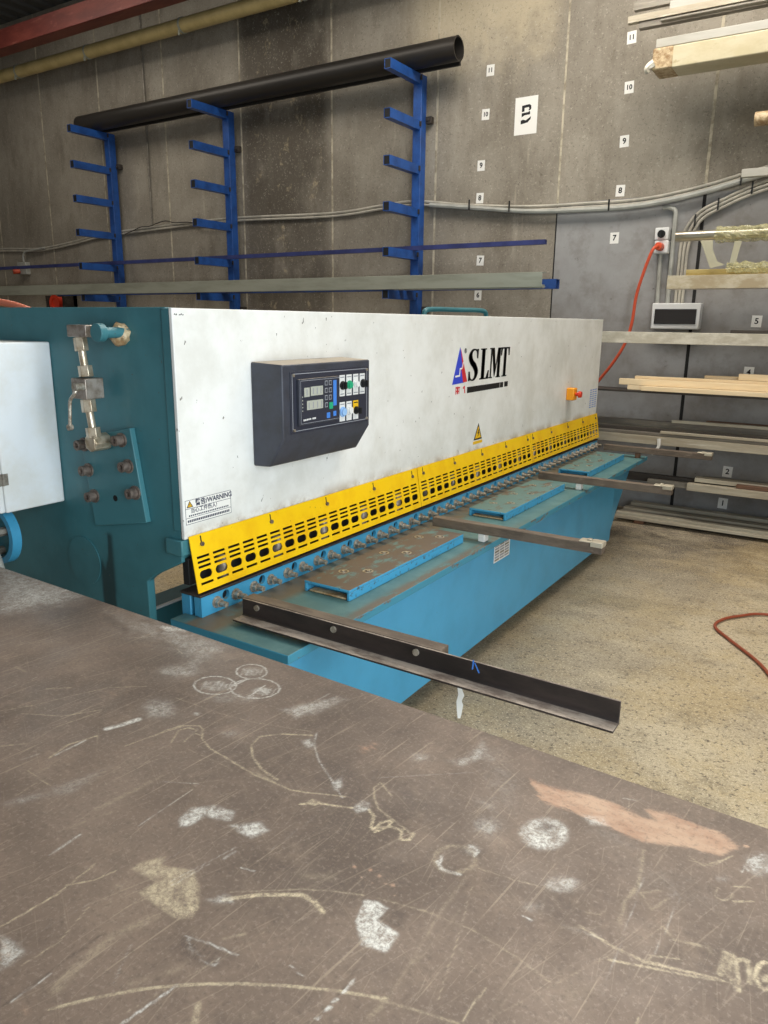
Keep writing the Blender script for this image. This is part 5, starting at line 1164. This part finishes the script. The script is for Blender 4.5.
build(MB().tube([(-4.4, 2.0, 1.70), (-4.0, 2.1, 1.697), (-3.8, 2.16, 1.685), (-3.62, 2.2, 1.668), (-3.50, 2.22, 1.642), (-3.38, 2.24, 1.60), (-3.30, 2.25, 1.5), (-3.27, 2.2, 1.2), (-3.26, 1.9, .9), (-3.26, 1.655, .8)], .017, 12), 'rear_hose', 'salmon', R)
# ------------------------------------------------------------------ steel workbench in front, with its chalk, wear and painted sheen
R = root('steel_workbench', (-1.1, .73, 0), 'brown steel plate workbench top covered in chalk scribbles and scuffs', 'workbench')
ZT = .85
def bench_top():
    x0, x1, y0, y1, dx = -2.30, .12, .27, 1.189, .0030
    nx = int((x1-x0)/dx)+1; ny = int((y1-y0)/dx)+1
    X = np.linspace(x0, x1, nx); Y = np.linspace(y0, y1, ny)
    ch = np.zeros((4, ny, nx), np.float32)
    GX, GY = np.meshgrid(X, Y)
    edge = 1.188-.0251*(GX+1.1)
    GY = y0+(GY-y0)*(edge-y0)/(y1-y0)
    def win(xs, ys, pad):
        a = max(0, int((min(xs)-pad-x0)/dx)-1); b = min(nx, int((max(xs)+pad-x0)/dx)+2)
        c = max(0, int((min(ys)-pad-y0)/dx)-1); d = min(ny, int((max(ys)+pad-y0)/dx)+2)
        return (slice(c, d), slice(a, b)) if b > a and d > c else None
    def segd(px, py, a, b):
        vx, vy = b[0]-a[0], b[1]-a[1]; L = vx*vx+vy*vy+1e-12
        t = np.clip(((px-a[0])*vx+(py-a[1])*vy)/L, 0, 1)
        return np.hypot(px-a[0]-t*vx, py-a[1]-t*vy)
    for kind, c, wdt, al, pts in MARKS:
        xs = [p[0] for p in pts]; ys = [p[1] for p in pts]
        w = win(xs, ys, wdt*2+.004)
        if w is None: continue
        px, py = GX[w], GY[w]
        d = np.full(px.shape, 9., np.float32)
        n = len(pts)
        for i in range(n-1 if kind == 's' else n): d = np.minimum(d, segd(px, py, pts[i], pts[(i+1) % n]))
        if kind == 's': m = np.clip(1.5-d/(wdt*.5+.0006), 0, 1)
        else:
            ins = np.zeros(px.shape, bool)
            for i in range(n):
                ax, ay = pts[i]; bx, by = pts[(i+1) % n]
                cond = (ay > py) != (by > py)
                xi = (bx-ax)*(py-ay)/((by-ay) if abs(by-ay) > 1e-9 else 1e-9)+ax
                ins ^= cond & (px < xi)
            sd = np.where(ins, d, -d); m = np.clip(.5+sd/(2*wdt), 0, 1); m = m*m*(3-2*m)
        ch[c][w] = np.maximum(ch[c][w], m*al)
    # random long scratches
    rs = np.random.RandomState(3)
    for k in range(170):
        cx, cy = rs.uniform(x0, x1), rs.uniform(y0, y1); a = 1.47+rs.normal()*(.22 if k % 6 else .9); L = rs.uniform(.03, .16)
        p = (cx-L*math.cos(a), cy-L*math.sin(a)); q = (cx+L*math.cos(a), cy+L*math.sin(a))
        w = win([p[0], q[0]], [p[1], q[1]], .004)
        if w is None: continue
        m = np.clip(1.4-segd(GX[w], GY[w], p, q)/.0014, 0, 1)*rs.uniform(.08, .34)
        cc = rs.choice([0, 1, 1, 3]); ch[cc][w] = np.maximum(ch[cc][w], m)
    V = np.stack([GX.ravel(), GY.ravel(), np.full(nx*ny, ZT)], 1)
    i = np.arange((ny-1)*(nx-1)); ry, rx = i//(nx-1), i % (nx-1); a = ry*nx+rx
    Q = np.stack([a, a+1, a+nx+1, a+nx], 1)
    # surrounding margin and the plate's edges and underside
    XA, XB = -2.9, .6; b = len(V); ey = lambda x: 1.188-.0251*(x+1.1)
    ex = np.array([(XA, y0, ZT), (x0, y0, ZT), (x0, ey(x0), ZT), (XA, ey(XA), ZT), (x1, y0, ZT), (XB, y0, ZT), (XB, ey(XB), ZT), (x1, ey(x1), ZT),
                   (XA, y0, ZT-.022), (XB, y0, ZT-.022), (XB, ey(XB), ZT-.022), (XA, ey(XA), ZT-.022)])
    EQ = np.array([(0, 1, 2, 3), (4, 5, 6, 7), (11, 10, 9, 8), (8, 9, 5, 0), (9, 10, 6, 5), (10, 11, 3, 6), (11, 8, 0, 3)])+b
    V = np.concatenate([V, ex])-np.array(ORG[R]); Q = np.concatenate([Q, EQ])
    me = bpy.data.meshes.new('top_plate')
    me.vertices.add(len(V)); me.vertices.foreach_set('co', V.astype(np.float32).ravel())
    me.loops.add(len(Q)*4); me.loops.foreach_set('vertex_index', Q.astype(np.int32).ravel())
    me.polygons.add(len(Q)); me.polygons.foreach_set('loop_start', np.arange(0, len(Q)*4, 4, dtype=np.int32))
    me.update(calc_edges=True); me.validate()
    at = me.color_attributes.new('marks', 'FLOAT_COLOR', 'POINT')
    cdat = np.zeros((len(V), 4), np.float32); cdat[:nx*ny] = ch.reshape(4, -1).T
    at.data.foreach_set('color', cdat.ravel())
    me.materials.append(M['bench'])
    o = bpy.data.objects.new('top_plate', me); COL.objects.link(o); o.parent = R
bench_top()
for x in (-2.8, .5):
    for y in (.35, 1.1): build(MB().box(x-.04, x+.04, y-.04, y+.04, 0, ZT-.022), 'leg', 'benchleg', R, bevel=.003)
build(MB().box(-2.76, .46, 1.08, 1.13, .70, .827).box(-2.76, .46, .32, .37, .70, .827), 'rail', 'benchleg', R, smooth=False)

# ------------------------------------------------------------------ small things on the floor
tag(build(MB().tube([(.6, 4.62, .012), (.1, 4.58, .012), (-.30, 4.53, .012), (-.43, 4.42, .012), (-.508, 4.30, .012), (-.523, 4.17, .012), (-.43, 4.03, .012), (-.285, 3.84, .012), (-.2, 3.68, .012), (-.05, 3.3, .012), (.3, 2.8, .012)], .008, 8), 'extension_cord', 'floorcord'),
    'dull orange cord looping over the bare concrete floor', 'cord')
pm = MB(); pp = [(-1.392, 2.81), (-1.372, 2.825), (-1.345, 2.77), (-1.315, 2.73), (-1.302, 2.68), (-1.28, 2.65), (-1.252, 2.58), (-1.240, 2.545), (-1.250, 2.54), (-1.285, 2.60), (-1.318, 2.66), (-1.34, 2.72)]
pm.prism(pp, 'XY', .0004, .0018)
tag(build(pm, 'paint_mark', 'paper', smooth=False), 'white streak of spilt paint on the floor under the long angle iron', 'paint mark')

# ------------------------------------------------------------------ light: daylight from the open roller doors, unseen roof lights, two of them added fills
def area(name, loc, target, sx, sy, power, col, spread=math.pi):
    l = bpy.data.lights.new(name, 'AREA'); l.shape = 'RECTANGLE'; l.size = sx; l.size_y = sy; l.energy = power; l.color = col; l.spread = spread
    o = bpy.data.objects.new(name, l); COL.objects.link(o); o.location = loc
    o.rotation_euler = (Vector(target)-Vector(loc)).to_track_quat('-Z', 'Y').to_euler()
    return o
area('daylight_door', (1.5, .1, 1.5), (-2.0, .25, 1.35), 2.8, 2.6, 180, (.82, .925, 1.0))
area('unseen_roof_light', (.9, 2.5, 5.2), (.7, 2.6, 0), 1.2, 2.0, 75, (1.0, .95, .86))  # added fill that brightens the near floor
area('unseen_roof_light', (-1.5, 4.75, 5.2), (-1.5, 4.65, 0), 3.4, 1.5, 185, (1.0, .94, .85))
area('unseen_roof_light', (-6.8, 4.4, 5.2), (-6.8, 4.8, 0), 5.0, 1.6, 75, (1.0, .93, .82))  # added fill that brightens the wall behind the blue rack
wd_ = bpy.data.worlds.new('world'); SC.world = wd_; wd_.use_nodes = True
wd_.node_tree.nodes['Background'].inputs[0].default_value = (.92, .95, 1.0, 1); wd_.node_tree.nodes['Background'].inputs[1].default_value = .26
SC.view_settings.view_transform = 'Standard'; SC.view_settings.look = 'None'; SC.view_settings.exposure = 0.; SC.view_settings.gamma = 1.
SC.view_settings.use_curve_mapping = False
SC.cycles.use_denoising = True; SC.cycles.max_bounces = 8; SC.cycles.sample_clamp_indirect = 6.
